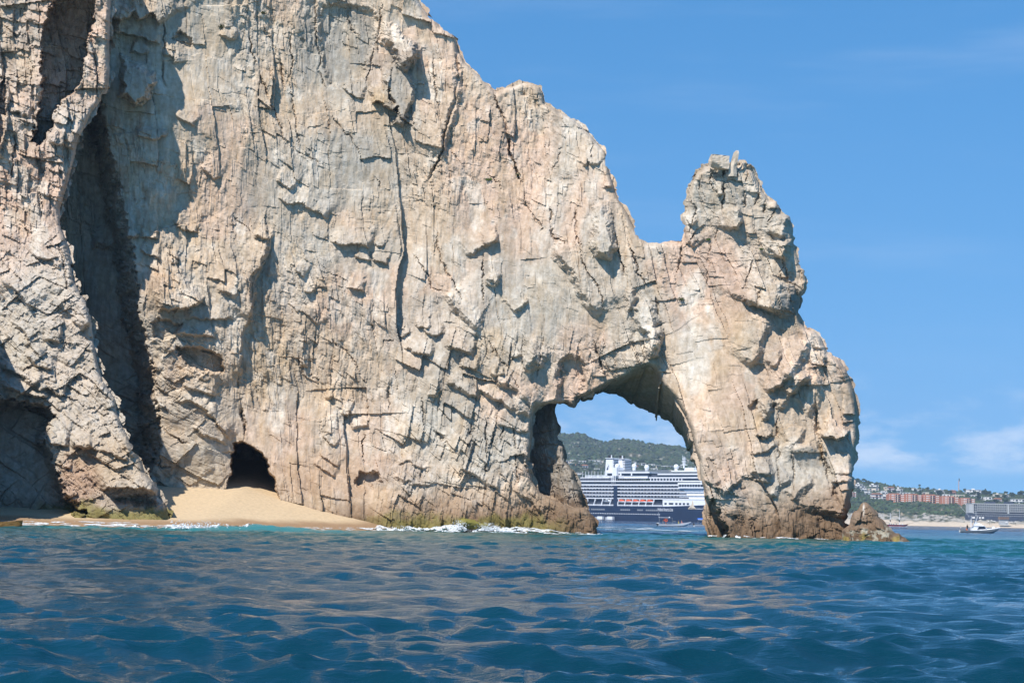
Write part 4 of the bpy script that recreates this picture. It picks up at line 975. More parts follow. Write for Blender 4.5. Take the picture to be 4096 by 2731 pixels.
ringp = [(2932, 700, .62), (2930, 680, .52), (2932, 660, .44), (2937, 640, .40), (2942, 622, .36), (2947, 606, .27), (2950, 596, .12)]
prev = None
for cx_, cy_, r_ in ringp:
    c_ = Vector(place(cx_ - 1, cy_ + 7, 214.0)); ring_ = []
    for k in range(7):
        a_ = k / 7 * 6.283 + 0.3
        q_ = r_ * rngf.uniform(0.8, 1.18)
        ring_.append(bmf.verts.new(c_ + Vector((math.cos(a_) * q_, math.sin(a_) * q_ * 0.9, rngf.uniform(-.06, .06)))))
    if prev:
        for k in range(7): bmf.faces.new((prev[k], prev[(k + 1) % 7], ring_[(k + 1) % 7], ring_[k]))
    prev = ring_
bmf.faces.new(prev)
me = bpy.data.meshes.new('rock_finger'); bmf.to_mesh(me); bmf.free()
a_ = me.attributes.new('Col', 'FLOAT_COLOR', 'POINT')
for d_ in a_.data: d_.color = (*(PALE * 0.5 + TAN * 0.5), 1)
me.materials.append(M_ROCK)
cliff_part('rock_finger', me, (0, 0, 0), (0, 0, 0))['label'] = 'thin upright finger of rock on the pinnacle'

def weedy(co): return tuple(ALGA * (1.3 if co.z > 0.2 else 0.8)) if co.z > -0.3 else tuple(WET)
for px_, py_, Y_, s_, sd, lab in ((1868, 2102, 203.5, (1.9, 1.7, 1.5), 21, 'green weed covered boulder in the wash below the cliff'), (1925, 2108, 204.5, (1.5, 1.4, 0.9), 22, 'low dark weedy stone right beside the green boulder'),
        (16, 2108, 163, (2.4, 1.8, 0.9), 23, 'low brown boulder at the left end of the beach wash')):
    me = stone_mesh('boulder', *s_, sd, 5, 0, weedy if sd != 23 else (0.17, 0.10, 0.03))
    o = link('boulder', me, None, place(px_, py_, Y_), (0.1, 0.05, sd)); tag(o, lab, 'boulder', 'boulders in the wash')

# ------------------------------------------------------------------ surf
m_foam = bpy.data.materials.new('foam'); m_foam.use_nodes = True
nt = m_foam.node_tree; b = nt.nodes['Principled BSDF']; b.inputs['Roughness'].default_value = 0.7
nf = N(nt, 'ShaderNodeTexNoise'); nf.inputs['Scale'].default_value = 2.5; nf.inputs['Detail'].default_value = 6
geo = N(nt, 'ShaderNodeNewGeometry'); nt.links.new(geo.outputs['Position'], nf.inputs['Vector'])
rf = N(nt, 'ShaderNodeValToRGB'); rf.color_ramp.elements[0].color = (0.58, 0.64, 0.66, 1); rf.color_ramp.elements[1].color = (0.86, 0.88, 0.88, 1); rf.color_ramp.elements[0].position = 0.35; rf.color_ramp.elements[1].position = 0.6
nt.links.new(nf.outputs['Fac'], rf.inputs[0]); nt.links.new(rf.outputs[0], b.inputs['Base Color'])
nl = N(nt, 'ShaderNodeTexNoise'); nl.inputs['Scale'].default_value = 5.0; nl.inputs['Detail'].default_value = 5; nl.inputs['Roughness'].default_value = 0.65
nt.links.new(geo.outputs['Position'], nl.inputs['Vector'])
rl_ = N(nt, 'ShaderNodeMapRange'); rl_.inputs[1].default_value = 0.36; rl_.inputs[2].default_value = 0.56; rl_.inputs[3].default_value = 0.15; rl_.inputs[4].default_value = 1.0
nt.links.new(nl.outputs['Fac'], rl_.inputs[0]); nt.links.new(rl_.outputs[0], b.inputs['Alpha'])
def foam_sheet(name, X, Y, Z, keep, label):
    """Grid of points (rows, cols); only cells where keep holds stay, so the foam is lace with real edges."""
    r, c = X.shape
    ii = np.arange(r * c).reshape(r, c)
    k = keep[:-1, :-1] & keep[1:, 1:]
    q = np.stack([ii[:-1, :-1][k], ii[:-1, 1:][k], ii[1:, 1:][k], ii[1:, :-1][k]], 1)
    used = np.unique(q); mp = np.full(r * c, -1); mp[used] = np.arange(len(used))
    o = link(name, np_mesh(name, np.stack([X.ravel(), Y.ravel(), Z.ravel()], 1)[used], [mp[q]], m_foam)); tag(o, label, 'foam', None, 'stuff'); return o
def spray(name, pts, label, seed):
    rg = np.random.default_rng(seed); V = []; F = []; k = 0
    for (x, y, z, n, sx, sz) in pts:
        t = rg.uniform(0, 1, n) ** 1.6
        c = np.stack([x + rg.normal(0, sx, n), y + rg.normal(0, .35, n), z + t * sz], 1); r = (0.05 * (1 - t) + 0.018) * rg.uniform(.5, 1.5, n)
        vv = ico[None] * (1 + rg.normal(0, .25, (n, 12, 1))) * r[:, None, None] + c[:, None]
        V.append(vv.reshape(-1, 3)); F.append((icf[None] + (np.arange(n) * 12)[:, None, None]).reshape(-1, 3) + k); k += n * 12
    o = link(name, np_mesh(name, np.concatenate(V), [np.concatenate(F)], m_foam)); tag(o, label, 'spray', None, 'stuff'); return o
ico = np.array([(0, 0, 1), (.894, 0, .447), (.276, .851, .447), (-.724, .526, .447), (-.724, -.526, .447), (.276, -.851, .447), (.724, .526, -.447), (-.276, .851, -.447), (-.894, 0, -.447), (-.276, -.851, -.447), (.724, -.526, -.447), (0, 0, -1)])
icf = np.array([(0, 1, 2), (0, 2, 3), (0, 3, 4), (0, 4, 5), (0, 5, 1), (1, 6, 2), (2, 7, 3), (3, 8, 4), (4, 9, 5), (5, 10, 1), (2, 6, 7), (3, 7, 8), (4, 8, 9), (5, 9, 10), (1, 10, 6)])
# swash up the sand
u = np.linspace(-46, -9, 520); dd = np.linspace(-3.5, 8.0, 70); U_, D_ = np.meshgrid(u, dd)
edge_ = 1.6 * fbm(u / 4.5, u * 0 + 3.3, 701, 3) + np.interp(u, [-46, -36, -29, -24, -19, -14, -9], [5.6, 5.8, 4.6, 1.5, 3.5, 3.4, 2.0])
DY = shoreline(u)[None] + D_
n1_ = fbm(U_ / 1.1, DY / 0.55, 711, 4)
line = np.exp(-((D_ - edge_[None]) / 0.30) ** 2) * 0.42 + np.exp(-((D_ - 0.5 * edge_[None] - 1.2 * fbm(U_ / 3, U_ * 0, 717, 3)) / 0.3) ** 2) * 0.25
body = sstep(-3.4, -0.5, D_) * sstep(0.6, -0.4, D_ - edge_[None])
keep = (n1_ + line + body * np.interp(u, [-46, -40, -30, -24, -18, -9], [.24, .24, .20, .05, .16, .26])[None] > 0.30) & (D_ < edge_[None] + .3)
foam_sheet('swash_foam', U_, DY, np.maximum(sand_z(U_, DY), 0.04 + 0.10 * sstep(-1, -4, D_)) + 0.05, keep, 'white swash foam running up the small beach')
u = np.linspace(-31, -20, 260); dd = np.linspace(-1.4, 1.6, 26); U_, D_ = np.meshgrid(u, dd)
YC = 166 + 1.5 * fbm(u / 7, u * 0, 431, 2)
ZB = 0.55 * np.exp(-(D_ / 1.5) ** 2) * np.interp(u, [-36, -31, -25, -21, -15, -12], [0, .35, .6, 1.0, .55, 0])[None]
keep = fbm(U_ / 0.5, D_ / 0.35, 771, 4) + 0.22 * np.exp(-((D_ - 0.2) / 0.6) ** 2) * np.interp(u, [-31, -29, -24, -20], [0.3, 1.2, 1.0, 0])[None] > 0.20
foam_sheet('wave_crest_foam', U_, YC[None] + D_, ZB + 0.10 + 0.25 * np.maximum(0, fbm(U_ / 0.4, D_ / 0.4, 773, 3)), keep, 'foam on the crest of the small wave at the beach')
# wash along the rocks
MP = ROCK_PTS[0]
def waterline(x):
    out = np.full(len(x), np.nan)
    sel = MP[(np.abs(MP[:, 2]) < 0.5)]
    bi = np.digitize(sel[:, 0], x)
    for k in range(1, len(x)):
        q = sel[bi == k, 1]
        if len(q): out[k] = np.percentile(q, 15)
    ok = ~np.isnan(out); return np.interp(np.arange(len(x)), np.nonzero(ok)[0], out[ok])
for x0, x1, dens, wid, lab in ((-17, 9.6, 0.34, 5.4, 'white wash breaking along the foot of the cliff'), (19.5, 39.5, -0.05, 1.0, 'thin line of foam round the foot of the arch leg')):
    x = np.linspace(x0, x1, int((x1 - x0) * 14)); wl_ = waterline(x); wl_ = np.convolve(np.pad(wl_, 9, 'edge'), np.ones(19) / 19, 'valid')
    dd = np.linspace(-1, 1, 46) ; X_, D_ = np.meshgrid(x, dd); w_ = wid * (0.75 + 0.9 * fbm(x / 5, x * 0, 721, 3))
    Yf = wl_[None] - 0.6 + (D_ - 0.55) * w_[None] * 0.8
    n_ = fbm(X_ / 0.8, Yf / 0.5, 731, 4)
    fade_ = np.interp(x, [-17, -14, -3, 4, 10, 19, 40], [.4, 1, 1, .55, .45, .5, .5])[None] if wid > 2 else 1.0
    keep = n_ + dens * fade_ + 0.18 * D_ > 0.12
    Zf = 0.10 + (0.85 * sstep(-1.0, 0.9, D_) * (0.7 + 1.1 * fbm(x / 2.3, x * 0 + 2, 741, 3))[None] + 0.35 * np.maximum(0, fbm(X_ / 0.7, Yf / 0.7, 743, 3))) * (fade_ ** 1.5 if wid > 2 else 0.25)
    foam_sheet('wash_foam', X_, Yf, Zf, keep, lab)
# churned water behind the arch
x = np.linspace(9, 30, 300); y = np.linspace(250, 380, 160); X_, Y_ = np.meshgrid(x, y)
keep = fbm(X_ / 2.6, Y_ / 14, 751, 4) + 0.16 * np.exp(-((Y_ - 300) / 26) ** 2) + 0.1 * np.exp(-((X_ - 14) / 5) ** 2) > 0.42
foam_sheet('churn_foam', X_, Y_, np.full(X_.shape, 0.16), keep, 'streaks of foam on the water behind the arch')
def on_sea(px, Y, z): q = place(px, 2100, Y); return (q[0], Y, z)
pts = [(*on_sea(1842, 202.5, 0.3), 260, .30, 1.0), (*on_sea(1950, 203, 0.3), 320, .5, .8), (*on_sea(2010, 203.5, 0.2), 120, .5, .5), (*on_sea(1600, 205, .2), 60, .6, .4)]
for px_ in range(700, 900, 16): pts.append((*on_sea(px_, 166.0, 0.25), 26, .22, .35 + .4 * abs(math.sin(px_ * .07))))
spray('spray', pts, 'white droplets of spray thrown up by the breaking waves', 9)

# ------------------------------------------------------------------ little shrubs rooted in the rock face
def shrub_mesh(seed, r):
    rg = random.Random(seed); vs = []; fs = []
    for i in range(90):
        u_ = Vector((rg.gauss(0, 1), rg.gauss(0, 1), rg.gauss(0, 1))).normalized() * rg.uniform(.3, 1.0) * r; u_.z = abs(u_.z) * .7
        n_ = Vector((rg.gauss(0, 1), rg.gauss(0, 1), rg.gauss(0, 1))).normalized(); a_ = n_.orthogonal().normalized() * r * rg.uniform(.16, .3); b_ = n_.cross(a_).normalized() * r * rg.uniform(.1, .2)
        k = len(vs); vs += [u_ - a_, u_ + b_, u_ + a_, u_ - b_]; fs.append((k, k + 1, k + 2, k + 3))
    me = bpy.data.meshes.new('shrub_leaves'); me.from_pydata(vs, [], fs); return me
m_shrub = rock_mat('shrub_leaf', 0.8, 0.0, 4.0)
qx, qy = ROCK_PIX[0]
for i, (px_, py_, r_, lab) in enumerate(((1955, 722, .42, 'bright green shrub on the pink slab above the arch'), (2070, 706, .55, 'darker shrub in the gully right of the bright green one'), (886, 112, .5, 'dark shrub high on the cliff near the top edge'), (1056, 56, .4, 'small shrub nearest the top edge of the cliff'),
        (2726, 1200, .45, 'straggly shrub in a crack on the arch leg'), (2832, 960, .32, 'tiny shrub under the pinnacle blocks'), (3046, 997, .28, 'tiny shrub on the right side of the pinnacle'))):
    k = int(np.argmin((qx - px_) ** 2 + (qy - py_) ** 2)); p_ = ROCK_PTS[0][k]
    me = shrub_mesh(i, r_); a_ = me.attributes.new('Col', 'FLOAT_COLOR', 'POINT'); c_ = (0.10, 0.15, 0.035, 1) if i in (0, 5, 6) else (0.075, 0.085, 0.03, 1)
    for dd_ in a_.data: dd_.color = c_
    me.materials.append(m_shrub)
    t_ = empty('shrub', (float(p_[0]), float(p_[1]) - .05, float(p_[2]))); tag(t_, lab, 'shrub', 'shrubs on the cliff')
    link('leaves', me, t_)
    bm_ = bmesh.new(); bmesh.ops.create_cone(bm_, segments=5, radius1=.05, radius2=.02, depth=r_ * 1.2, cap_ends=True); sm_ = bpy.data.meshes.new('stem'); bm_.to_mesh(sm_); bm_.free()
    a_ = sm_.attributes.new('Col', 'FLOAT_COLOR', 'POINT')
    for dd_ in a_.data: dd_.color = (.12, .09, .06, 1)
    sm_.materials.append(m_shrub); link('stem', sm_, t_, (0, 0, r_ * .1), (.5, .2, 0))
# ------------------------------------------------------------------ simple materials and a mesh collector
def pmat(name, col, rough=0.5, metal=0.0, var=0.08, scale=2.0, spec=0.5):
    m = bpy.data.materials.new(name); m.use_nodes = True
    nt = m.node_tree; b = nt.nodes['Principled BSDF']
    b.inputs['Roughness'].default_value = rough; b.inputs['Metallic'].default_value = metal; b.inputs['Specular IOR Level'].default_value = spec
    co = N(nt, 'ShaderNodeTexCoord')
    n = N(nt, 'ShaderNodeTexNoise'); n.inputs['Scale'].default_value = scale; n.inputs['Detail'].default_value = 6
    nt.links.new(co.outputs['Object'], n.inputs['Vector'])
    r = N(nt, 'ShaderNodeValToRGB'); r.color_ramp.elements[0].position = 0.3; r.color_ramp.elements[1].position = 0.7
    r.color_ramp.elements[0].color = tuple(max(0, c * (1 - var)) for c in col) + (1,)
    r.color_ramp.elements[1].color = tuple(min(1, c * (1 + var)) for c in col) + (1,)
    nt.links.new(n.outputs['Fac'], r.inputs[0]); nt.links.new(r.outputs[0], b.inputs['Base Color'])
    return m
MT = {'white': pmat('white_paint', (0.78, 0.79, 0.80), 0.45, 0, .05, .4), 'navy': pmat('navy_paint', (0.014, 0.024, 0.055), 0.35, 0, .12, .15), 'glass': pmat('dark_glass', (0.02, 0.026, 0.04), 0.12, 0, .2, 1.0),
      'steel': pmat('grey_steel', (0.30, 0.31, 0.32), 0.5, 0.3), 'orange': pmat('orange_paint', (0.75, 0.12, 0.03), 0.45), 'black': pmat('soot_black', (0.02, 0.02, 0.022), 0.7), 'deckbrown': pmat('shade_glass', (0.05, 0.055, 0.075), 0.25, 0, .25, 0.6),
      'blue': pmat('blue_canvas', (0.03, 0.13, 0.48), 0.8), 'red': pmat('dark_red_paint', (0.25, 0.02, 0.03), 0.5), 'skin': pmat('skin', (0.42, 0.25, 0.17), 0.6), 'wood': pmat('wood', (0.22, 0.13, 0.07), 0.7),
      'stucco': pmat('white_stucco', (0.74, 0.71, 0.66), 0.9, 0, .06, .3), 'cream': pmat('cream_stucco', (0.66, 0.56, 0.42), 0.9, 0, .08, .3), 'terra': pmat('terracotta_wall', (0.48, 0.175, 0.085), 0.9, 0, .1, .2), 'tile': pmat('roof_tile', (0.42, 0.19, 0.11), 0.9, 0, .15, .5),
      'concrete': pmat('pale_concrete', (0.42, 0.43, 0.42), 0.9, 0, .08, .2), 'dkwall': pmat('charcoal_wall', (0.045, 0.055, 0.08), 0.7, 0, .2, .2), 'window': pmat('window_shade', (0.045, 0.05, 0.06), 0.25, 0, .3, .7),
      'leaf': pmat('leaf_green', (0.055, 0.085, 0.03), 0.8, 0, .35, 1.2), 'leaf2': pmat('dark_leaf', (0.03, 0.055, 0.022), 0.8, 0, .35, 1.2), 'palm': pmat('palm_green', (0.05, 0.075, 0.03), 0.7, 0, .3, 1.5), 'trunk': pmat('palm_trunk', (0.16, 0.12, 0.085), 0.9),
      'yellow': pmat('yellow_cloth', (0.70, 0.62, 0.10), 0.8), 'pinkc': pmat('pink_cloth', (0.75, 0.28, 0.24), 0.8), 'hull': pmat('grey_hull', (0.33, 0.36, 0.36), 0.4), 'rope': pmat('pale_rope', (0.6, 0.58, 0.52), 0.8), 'lpink': pmat('pale_pink_wall', (0.55, 0.33, 0.24), 0.9, 0, .08, .3)}

class MB:
    def __init__(self): self.v = []; self.f = []
    def add(self, vs, fs):
        k = len(self.v); self.v += [tuple(map(float, p)) for p in vs]; self.f += [tuple(i + k for i in f) for f in fs]; return self
    def box(self, x0, x1, y0, y1, z0, z1):
        return self.add([(x0, y0, z0), (x1, y0, z0), (x1, y1, z0), (x0, y1, z0), (x0, y0, z1), (x1, y0, z1), (x1, y1, z1), (x0, y1, z1)],
                        [(0, 3, 2, 1), (4, 5, 6, 7), (0, 1, 5, 4), (1, 2, 6, 5), (2, 3, 7, 6), (3, 0, 4, 7)])
    def prism(self, poly, y0, y1):                       # outline in x-z, run along y
        n = len(poly)
        return self.add([(x, y0, z) for x, z in poly] + [(x, y1, z) for x, z in poly], [tuple(range(n)), tuple(range(2 * n - 1, n - 1, -1))] + [((i + 1) % n, i, i + n, (i + 1) % n + n) for i in range(n)])
    def loft(self, rings, cap=True):
        n = len(rings[0]); k = len(self.v)
        for r in rings: self.v += [tuple(map(float, p)) for p in r]
        for a in range(len(rings) - 1):
            for i in range(n):
                j = (i + 1) % n
                self.f.append((k + a * n + i, k + a * n + j, k + (a + 1) * n + j, k + (a + 1) * n + i))
        if cap: self.f.append(tuple(k + i for i in reversed(range(n)))); self.f.append(tuple(k + (len(rings) - 1) * n + i for i in range(n)))
        return self
    def tube(self, p, q, r, r2=None, n=6):
        p = Vector(p); q = Vector(q); d = (q - p).normalized(); u = d.orthogonal().normalized(); w = d.cross(u); r2 = r if r2 is None else r2
        return self.loft([[p + (u * math.cos(i / n * 6.2832) + w * math.sin(i / n * 6.2832)) * r for i in range(n)], [q + (u * math.cos(i / n * 6.2832) + w * math.sin(i / n * 6.2832)) * r2 for i in range(n)]])
    def ball(self, c, r, n=12, m=8, sz=1.0):
        rings = []
        for a in range(m + 1):
            t = math.pi * (a / m) * 0.998 + 0.003
            rings.append([(c[0] + r * math.sin(t) * math.cos(i / n * 6.2832), c[1] + r * math.sin(t) * math.sin(i / n * 6.2832), c[2] - r * sz * math.cos(t)) for i in range(n)])
        return self.loft(rings)
    def mesh(self, name, mat, smooth=False):
        me = bpy.data.meshes.new(name); me.from_pydata(self.v, [], self.f); me.materials.append(mat)
        if smooth: me.polygons.foreach_set('use_smooth', [True] * len(me.polygons))
        me.update(); return me
    def build(self, name, mat, parent=None, label=None, smooth=False):
        o = link(name, self.mesh(name, mat, smooth), parent)
        if label: o['label'] = label
        return o
def B(*a): return MB().box(*a)
def text_mesh(name, body, size, mat):
    cu = bpy.data.curves.new(name, 'FONT'); cu.body = body; cu.size = size; cu.extrude = 0.03
    tmp = bpy.data.objects.new(name, cu); C.objects.link(tmp)
    me = bpy.data.meshes.new_from_object(tmp.evaluated_get(bpy.context.evaluated_depsgraph_get()))
    bpy.data.objects.remove(tmp); me.materials.clear(); me.materials.append(mat)
    return me

# ------------------------------------------------------------------ cruise ship beyond the arch
PHI = math.radians(50); SY0 = 1640.0; SX0 = 0.069 * SY0
ship = empty('cruise_ship', (SX0, SY0, 0), -PHI)
tag(ship, 'large cruise ship with navy hull and white balcony decks beyond the arch', 'ship')
def s_of(px):
    m = (px - 2048) / F_PX - 0.0
    return (m * SY0 - SX0) / (math.cos(PHI) + m * math.sin(PHI))
S0, S1, BOW = -128.0, 58.0, 132.0
# hull: plan narrows to the bow, sheer rises forward
def plan(s, z):
    if s <= S1: return 0.0
    t = (s - S1) / (BOW - S1); k = 0.85 + 0.35 * (1 - z / 14.0)
    return 16.0 * min(1.0, t ** 1.7 * k)
rings = []
for s in list(np.linspace(S0, S1, 6)) + list(np.linspace(S1 + 9, BOW, 9)):
    zt = 12.1 + max(0, s - 20) * 0.035
    ys = [plan(s, z) for z in (0, zt * .55, zt)]
    rings.append([(s, ys[0] + 0.8, -3), (s, ys[1] + .25, zt * .55), (s, ys[2], zt), (s, 32 - ys[2], zt), (s, 32 - ys[1], zt * .55), (s, 32 - ys[0], -3)])
MB().loft(rings).build('hull', MT['navy'], ship)
hull = ship.children[0]
# white upper hull forward
rings = []
for s in np.linspace(s_of(2662), BOW - 4, 14):
    zb = 12.1 + max(0, s - 20) * 0.035; y0 = plan(s, 13) - 0.02; zt = 17.6 + max(0, s - 60) * 0.02
    rings.append([(s, y0, zb), (s, y0, zt), (s, 32 - y0, zt), (s, 32 - y0, zb)])
fore = MB().loft(rings).build('bow_bulwark', MT['white'], ship)
for px in (2674, 2717, 2732, 2747, 2763): B(s_of(px) - 1.3, s_of(px) + 1.3, -0.08 + plan(s_of(px), 13), .2 + plan(s_of(px), 13), 13.6, 15.2).build('mooring_port', MT['glass'], fore)
B(s_of(2687), s_of(2705), -0.08, .2, 13.7, 15.2).build('mooring_opening', MT['glass'], fore)
# core behind the balconies
B(S0, 62, 2.0, 30, 12.1, 33.0).build('superstructure', MT['dkwall'], ship)
B(s_of(2725), 84, 0.6, 31, 17.6, 33.0).build('forward_house', MT['white'], ship)
# deck slabs
for z, t, a, e, in_ in ((18.3, .75, S0, 72, 0), (21.2, .75, S0, 70, 0), (24.0, .75, S0, 67, 0), (26.8, .75, S0, 63, 0), (29.5, 1.0, S0, 60, -.1), (32.5, .85, S0, 76, -.3), (12.1, .3, S0, 40, .1)):
    B(a, e, in_, 32 - in_, z - t / 2, z + t / 2).build('deck', MT['white'], ship)
B(S0, 60, 0.5, 31.5, 30.0, 32.1).build('lido_windows', MT['glass'], ship)
# dark strip amidships
B(s_of(2466), s_of(2481), -0.15, 3, 12.2, 29.0).build('lift_shaft', MT['navy'], ship)
# balcony dividers and rails
div = B(-.10, .10, 0.05, 2.0, 0, 2.1).mesh('balcony_divider', MT['white'])
bright = B(-.55, .55, 1.85, 1.98, 0.1, 1.9).mesh('balcony_door', MT['white'])
rng = random.Random(8)
for z, e in ((18.7, s_of(2766)), (21.6, s_of(2757)), (24.4, s_of(2746)), (27.2, s_of(2724))):
    s = S0 + 30
    while s < e:
        if not (s_of(2464) < s < s_of(2483)):
            link('balcony_divider', div, ship, (s, 0, z))
            if rng.random() < (0.85 if s > s_of(2640) else 0.5): link('balcony_door', bright, ship, (s + 1.6, -1.0 if False else 0, z))
        s += 3.9
    B(S0, e, .02, .08, z, z + .95).build('balcony_rail', MT['deckbrown'], ship)
# promenade behind the boats
B(S0, s_of(2662), 3.0, 29, 12.1, 18.0).build('promenade_wall', MT['white'], ship)
st = MB()
for k in range(42): st.box(S0 + 22 + k * 4.0, S0 + 23.2 + k * 4.0, 2.9, 3.05, 12.6, 15.2)
st.build('promenade_windows', MT['window'], ship)['kind'] = 'stuff'
dav = MB().prism([(-.6, 0), (.3, 0), (.5, 1.8), (1.9, 4.2), (1.9, 5.9), (1.1, 5.9), (1.0, 4.4), (-.2, 2.0)], 0.1, 1.0).mesh('davit', MT['white'])
davits = [2481 + 28 * k for k in range(6)] + [2357, 2387, 2417, 2450]
for px in davits: link('davit', dav, ship, (s_of(px), 0, 12.2))
rail = MB()
for k in range(int((s_of(2662) - S0) / 1.3)): rail.box(S0 + k * 1.3, S0 + k * 1.3 + .8, 0.0, .12, 12.2, 13.3)
rail.build('promenade_rail', MT['white'], ship)['kind'] = 'stuff'
# hull ports and doors
pm = B(-.9, .9, -.06, .1, 0, 1.3).mesh('hull_window', MT['steel'])
for a, e in ((2352, 2376), (2380, 2430), (2497, 2532), (2564, 2588), (2598, 2640)):
    px = a
    while px < e: link('hull_window', pm, ship, (s_of(px), 0.12, 8.3)); px += 8
po = MB()
for px in np.arange(2352, 2654, 6.9):
    s = s_of(px); po.box(s - .4, s + .4, .15, .4, 5.3, 6.0)
po.build('portholes', MT['white'], ship)['kind'] = 'stuff'
# lettering and emblem on the hull
def on_hull(me, px, z, sx, sz, name):
    s = s_of(px); o = link(name, me, hull, (s, plan(s, z) - 0.14, z), (math.pi / 2, 0, 0), (sx, sz, 1)); return o
tm = text_mesh('lettering', 'Holland America Line', 3.2, MT['white'])
wdt = max(v.co.x for v in tm.vertices)
on_hull(tm, 2643, 8.4, (s_of(2704) - s_of(2643)) / wdt, 1.25, 'lettering')
tn = text_mesh('name_lettering', 'ZUIDERDAM', 1.2, MT['white'])
wdt = max(v.co.x for v in tn.vertices)
on_hull(tn, 2793, 10.2, (s_of(2824) - s_of(2793)) / wdt, 1.0, 'name_lettering')
em = MB(); s = s_of(2780)
for poly in ([(-4, 0), (-1.2, .6), (-.2, 3.6), (-1.8, 2.0)], [(-.8, .4), (3.8, .2), (2.2, 1.4), (1.0, 5.6), (.1, 6.2)], [(-4.6, -.6), (4.2, -.4), (3.6, .0), (-4.2, -.1)]):
    em.prism([(s + x, 11.0 + z) for x, z in poly], -0.3 + plan(s - 2, 12), -.12 + plan(s - 2, 12))
em.build('sail_emblem', MT['cream'], hull)
# upper decks
B(s_of(2318), s_of(2470), 2.2, 29.8, 33.0, 35.2).build('lido_screen', MT['deckbrown'], ship)
fins = MB()
for k in range(40): fins.box(s_of(2318) + k * 2.1, s_of(2318) + k * 2.1 + .35, 2.05, 2.3, 33.0, 35.2)
fins.build('screen_posts', MT['steel'], ship)['kind'] = 'stuff'
B(s_of(2326), s_of(2440), 1.8, 30, 35.2, 35.8).build('deck', MT['white'], ship)
gl = MB()
for k in range(13): s = s_of(2330) + k * 3.9; gl.tube((s, 3, 35.8), (s, 3, 41), .16, n=4)
gl.build('lamp_posts', MT['white'], ship)['kind'] = 'stuff'
gl = MB()
for k in range(30): s = s_of(2343) + k * 1.6; gl.box(s, s + .7, 2.6, 2.9, 35.8, 37.8)
gl.build('windbreak_panels', MT['white'], ship)['kind'] = 'stuff'
B(s_of(2424), s_of(2590), 3.0, 29, 35.0, 37.2).build('pool_house', MT['white'], ship)
for a, e in ((2427, 2458), (2484, 2523), (2527, 2594)): B(s_of(a), s_of(e), 2.6, 29.4, 37.2, 39.2).build('sunroom_glass', MT['glass'], ship)
B(s_of(2424), s_of(2599), 2.3, 29.7, 39.2, 40.3).build('deck', MT['white'], ship)
for px in (2425, 2460, 2482, 2525): B(s_of(px), s_of(px) + 1.6, 2.4, 5, 37.2, 39.2).build('pillar', MT['white'], ship)
rl = MB()
for k in range(60): s = s_of(2476) + k * 1.0; rl.box(s, s + .55, 2.6, 2.8, 40.3, 41.8)
rl.build('deck_rail', MT['steel'], ship)['kind'] = 'stuff'
for px in (2457, 2463, 2470): MB().tube((s_of(px), .4, 31), (s_of(px), .4, 37), .35, n=6).build('stanchion', MT['white'], ship)
B(s_of(2458), s_of(2476), .2, 8, 37.0, 44).build('stair_tower', MT['white'], ship)
# forward upper decks
B(s_of(2600), 74, 2.0, 30, 33.0, 35.0).build('observation_glass', MT['glass'], ship)
pn = B(-.5, .5, 1.9, 2.05, 0.15, 1.6).mesh('cabana', MT['white'])
for k in range(16):
    s = s_of(2606) + k * 3.6
    if s < s_of(2732): link('cabana', pn, ship, (s, 0, 33.1))
B(s_of(2600), 76, 1.6, 30.4, 35.0, 35.9).build('deck', MT['white'], ship)
B(s_of(2628), 72, 2.6, 29.4, 35.9, 37.7).build('crow_nest_glass', MT['glass'], ship)
B(s_of(2602), s_of(2626), 4, 28, 35.9, 38.0).build('sports_house', MT['dkwall'], ship)
B(s_of(2632), 73, 2.2, 29.8, 37.7, 38.6).build('deck', MT['white'], ship)
rl = MB()
for k in range(70):
    s = s_of(2632) + k * 1.05
    if s < 71: rl.box(s, s + .6, 2.8, 3.0, 38.6, 40.4)
rl.build('deck_rail', MT['steel'], ship)['kind'] = 'stuff'
B(s_of(2673), 70, 6, 26, 40.4, 41.4).build('deck', MT['white'], ship)
B(s_of(2716), s_of(2752), 9, 23, 41.4, 43.6).build('mast_house', MT['white'], ship)
# bridge with wing windows
B(s_of(2729), 78, -1.6, 33.6, 26.9, 27.9).build('bridge_deck', MT['white'], ship)
br = B(s_of(2729), 77, -1.4, 33.4, 27.9, 29.9).build('bridge_glass', MT['glass'], ship)
for k in range(9): B(s_of(2730) + k * 3.0, s_of(2730) + k * 3.0 + .35, -1.5, -1.3, 27.9, 29.9).build('mullion', MT['white'], br)
B(s_of(2727), 79, -1.7, 33.7, 29.9, 31.3).build('bridge_roof', MT['white'], ship)
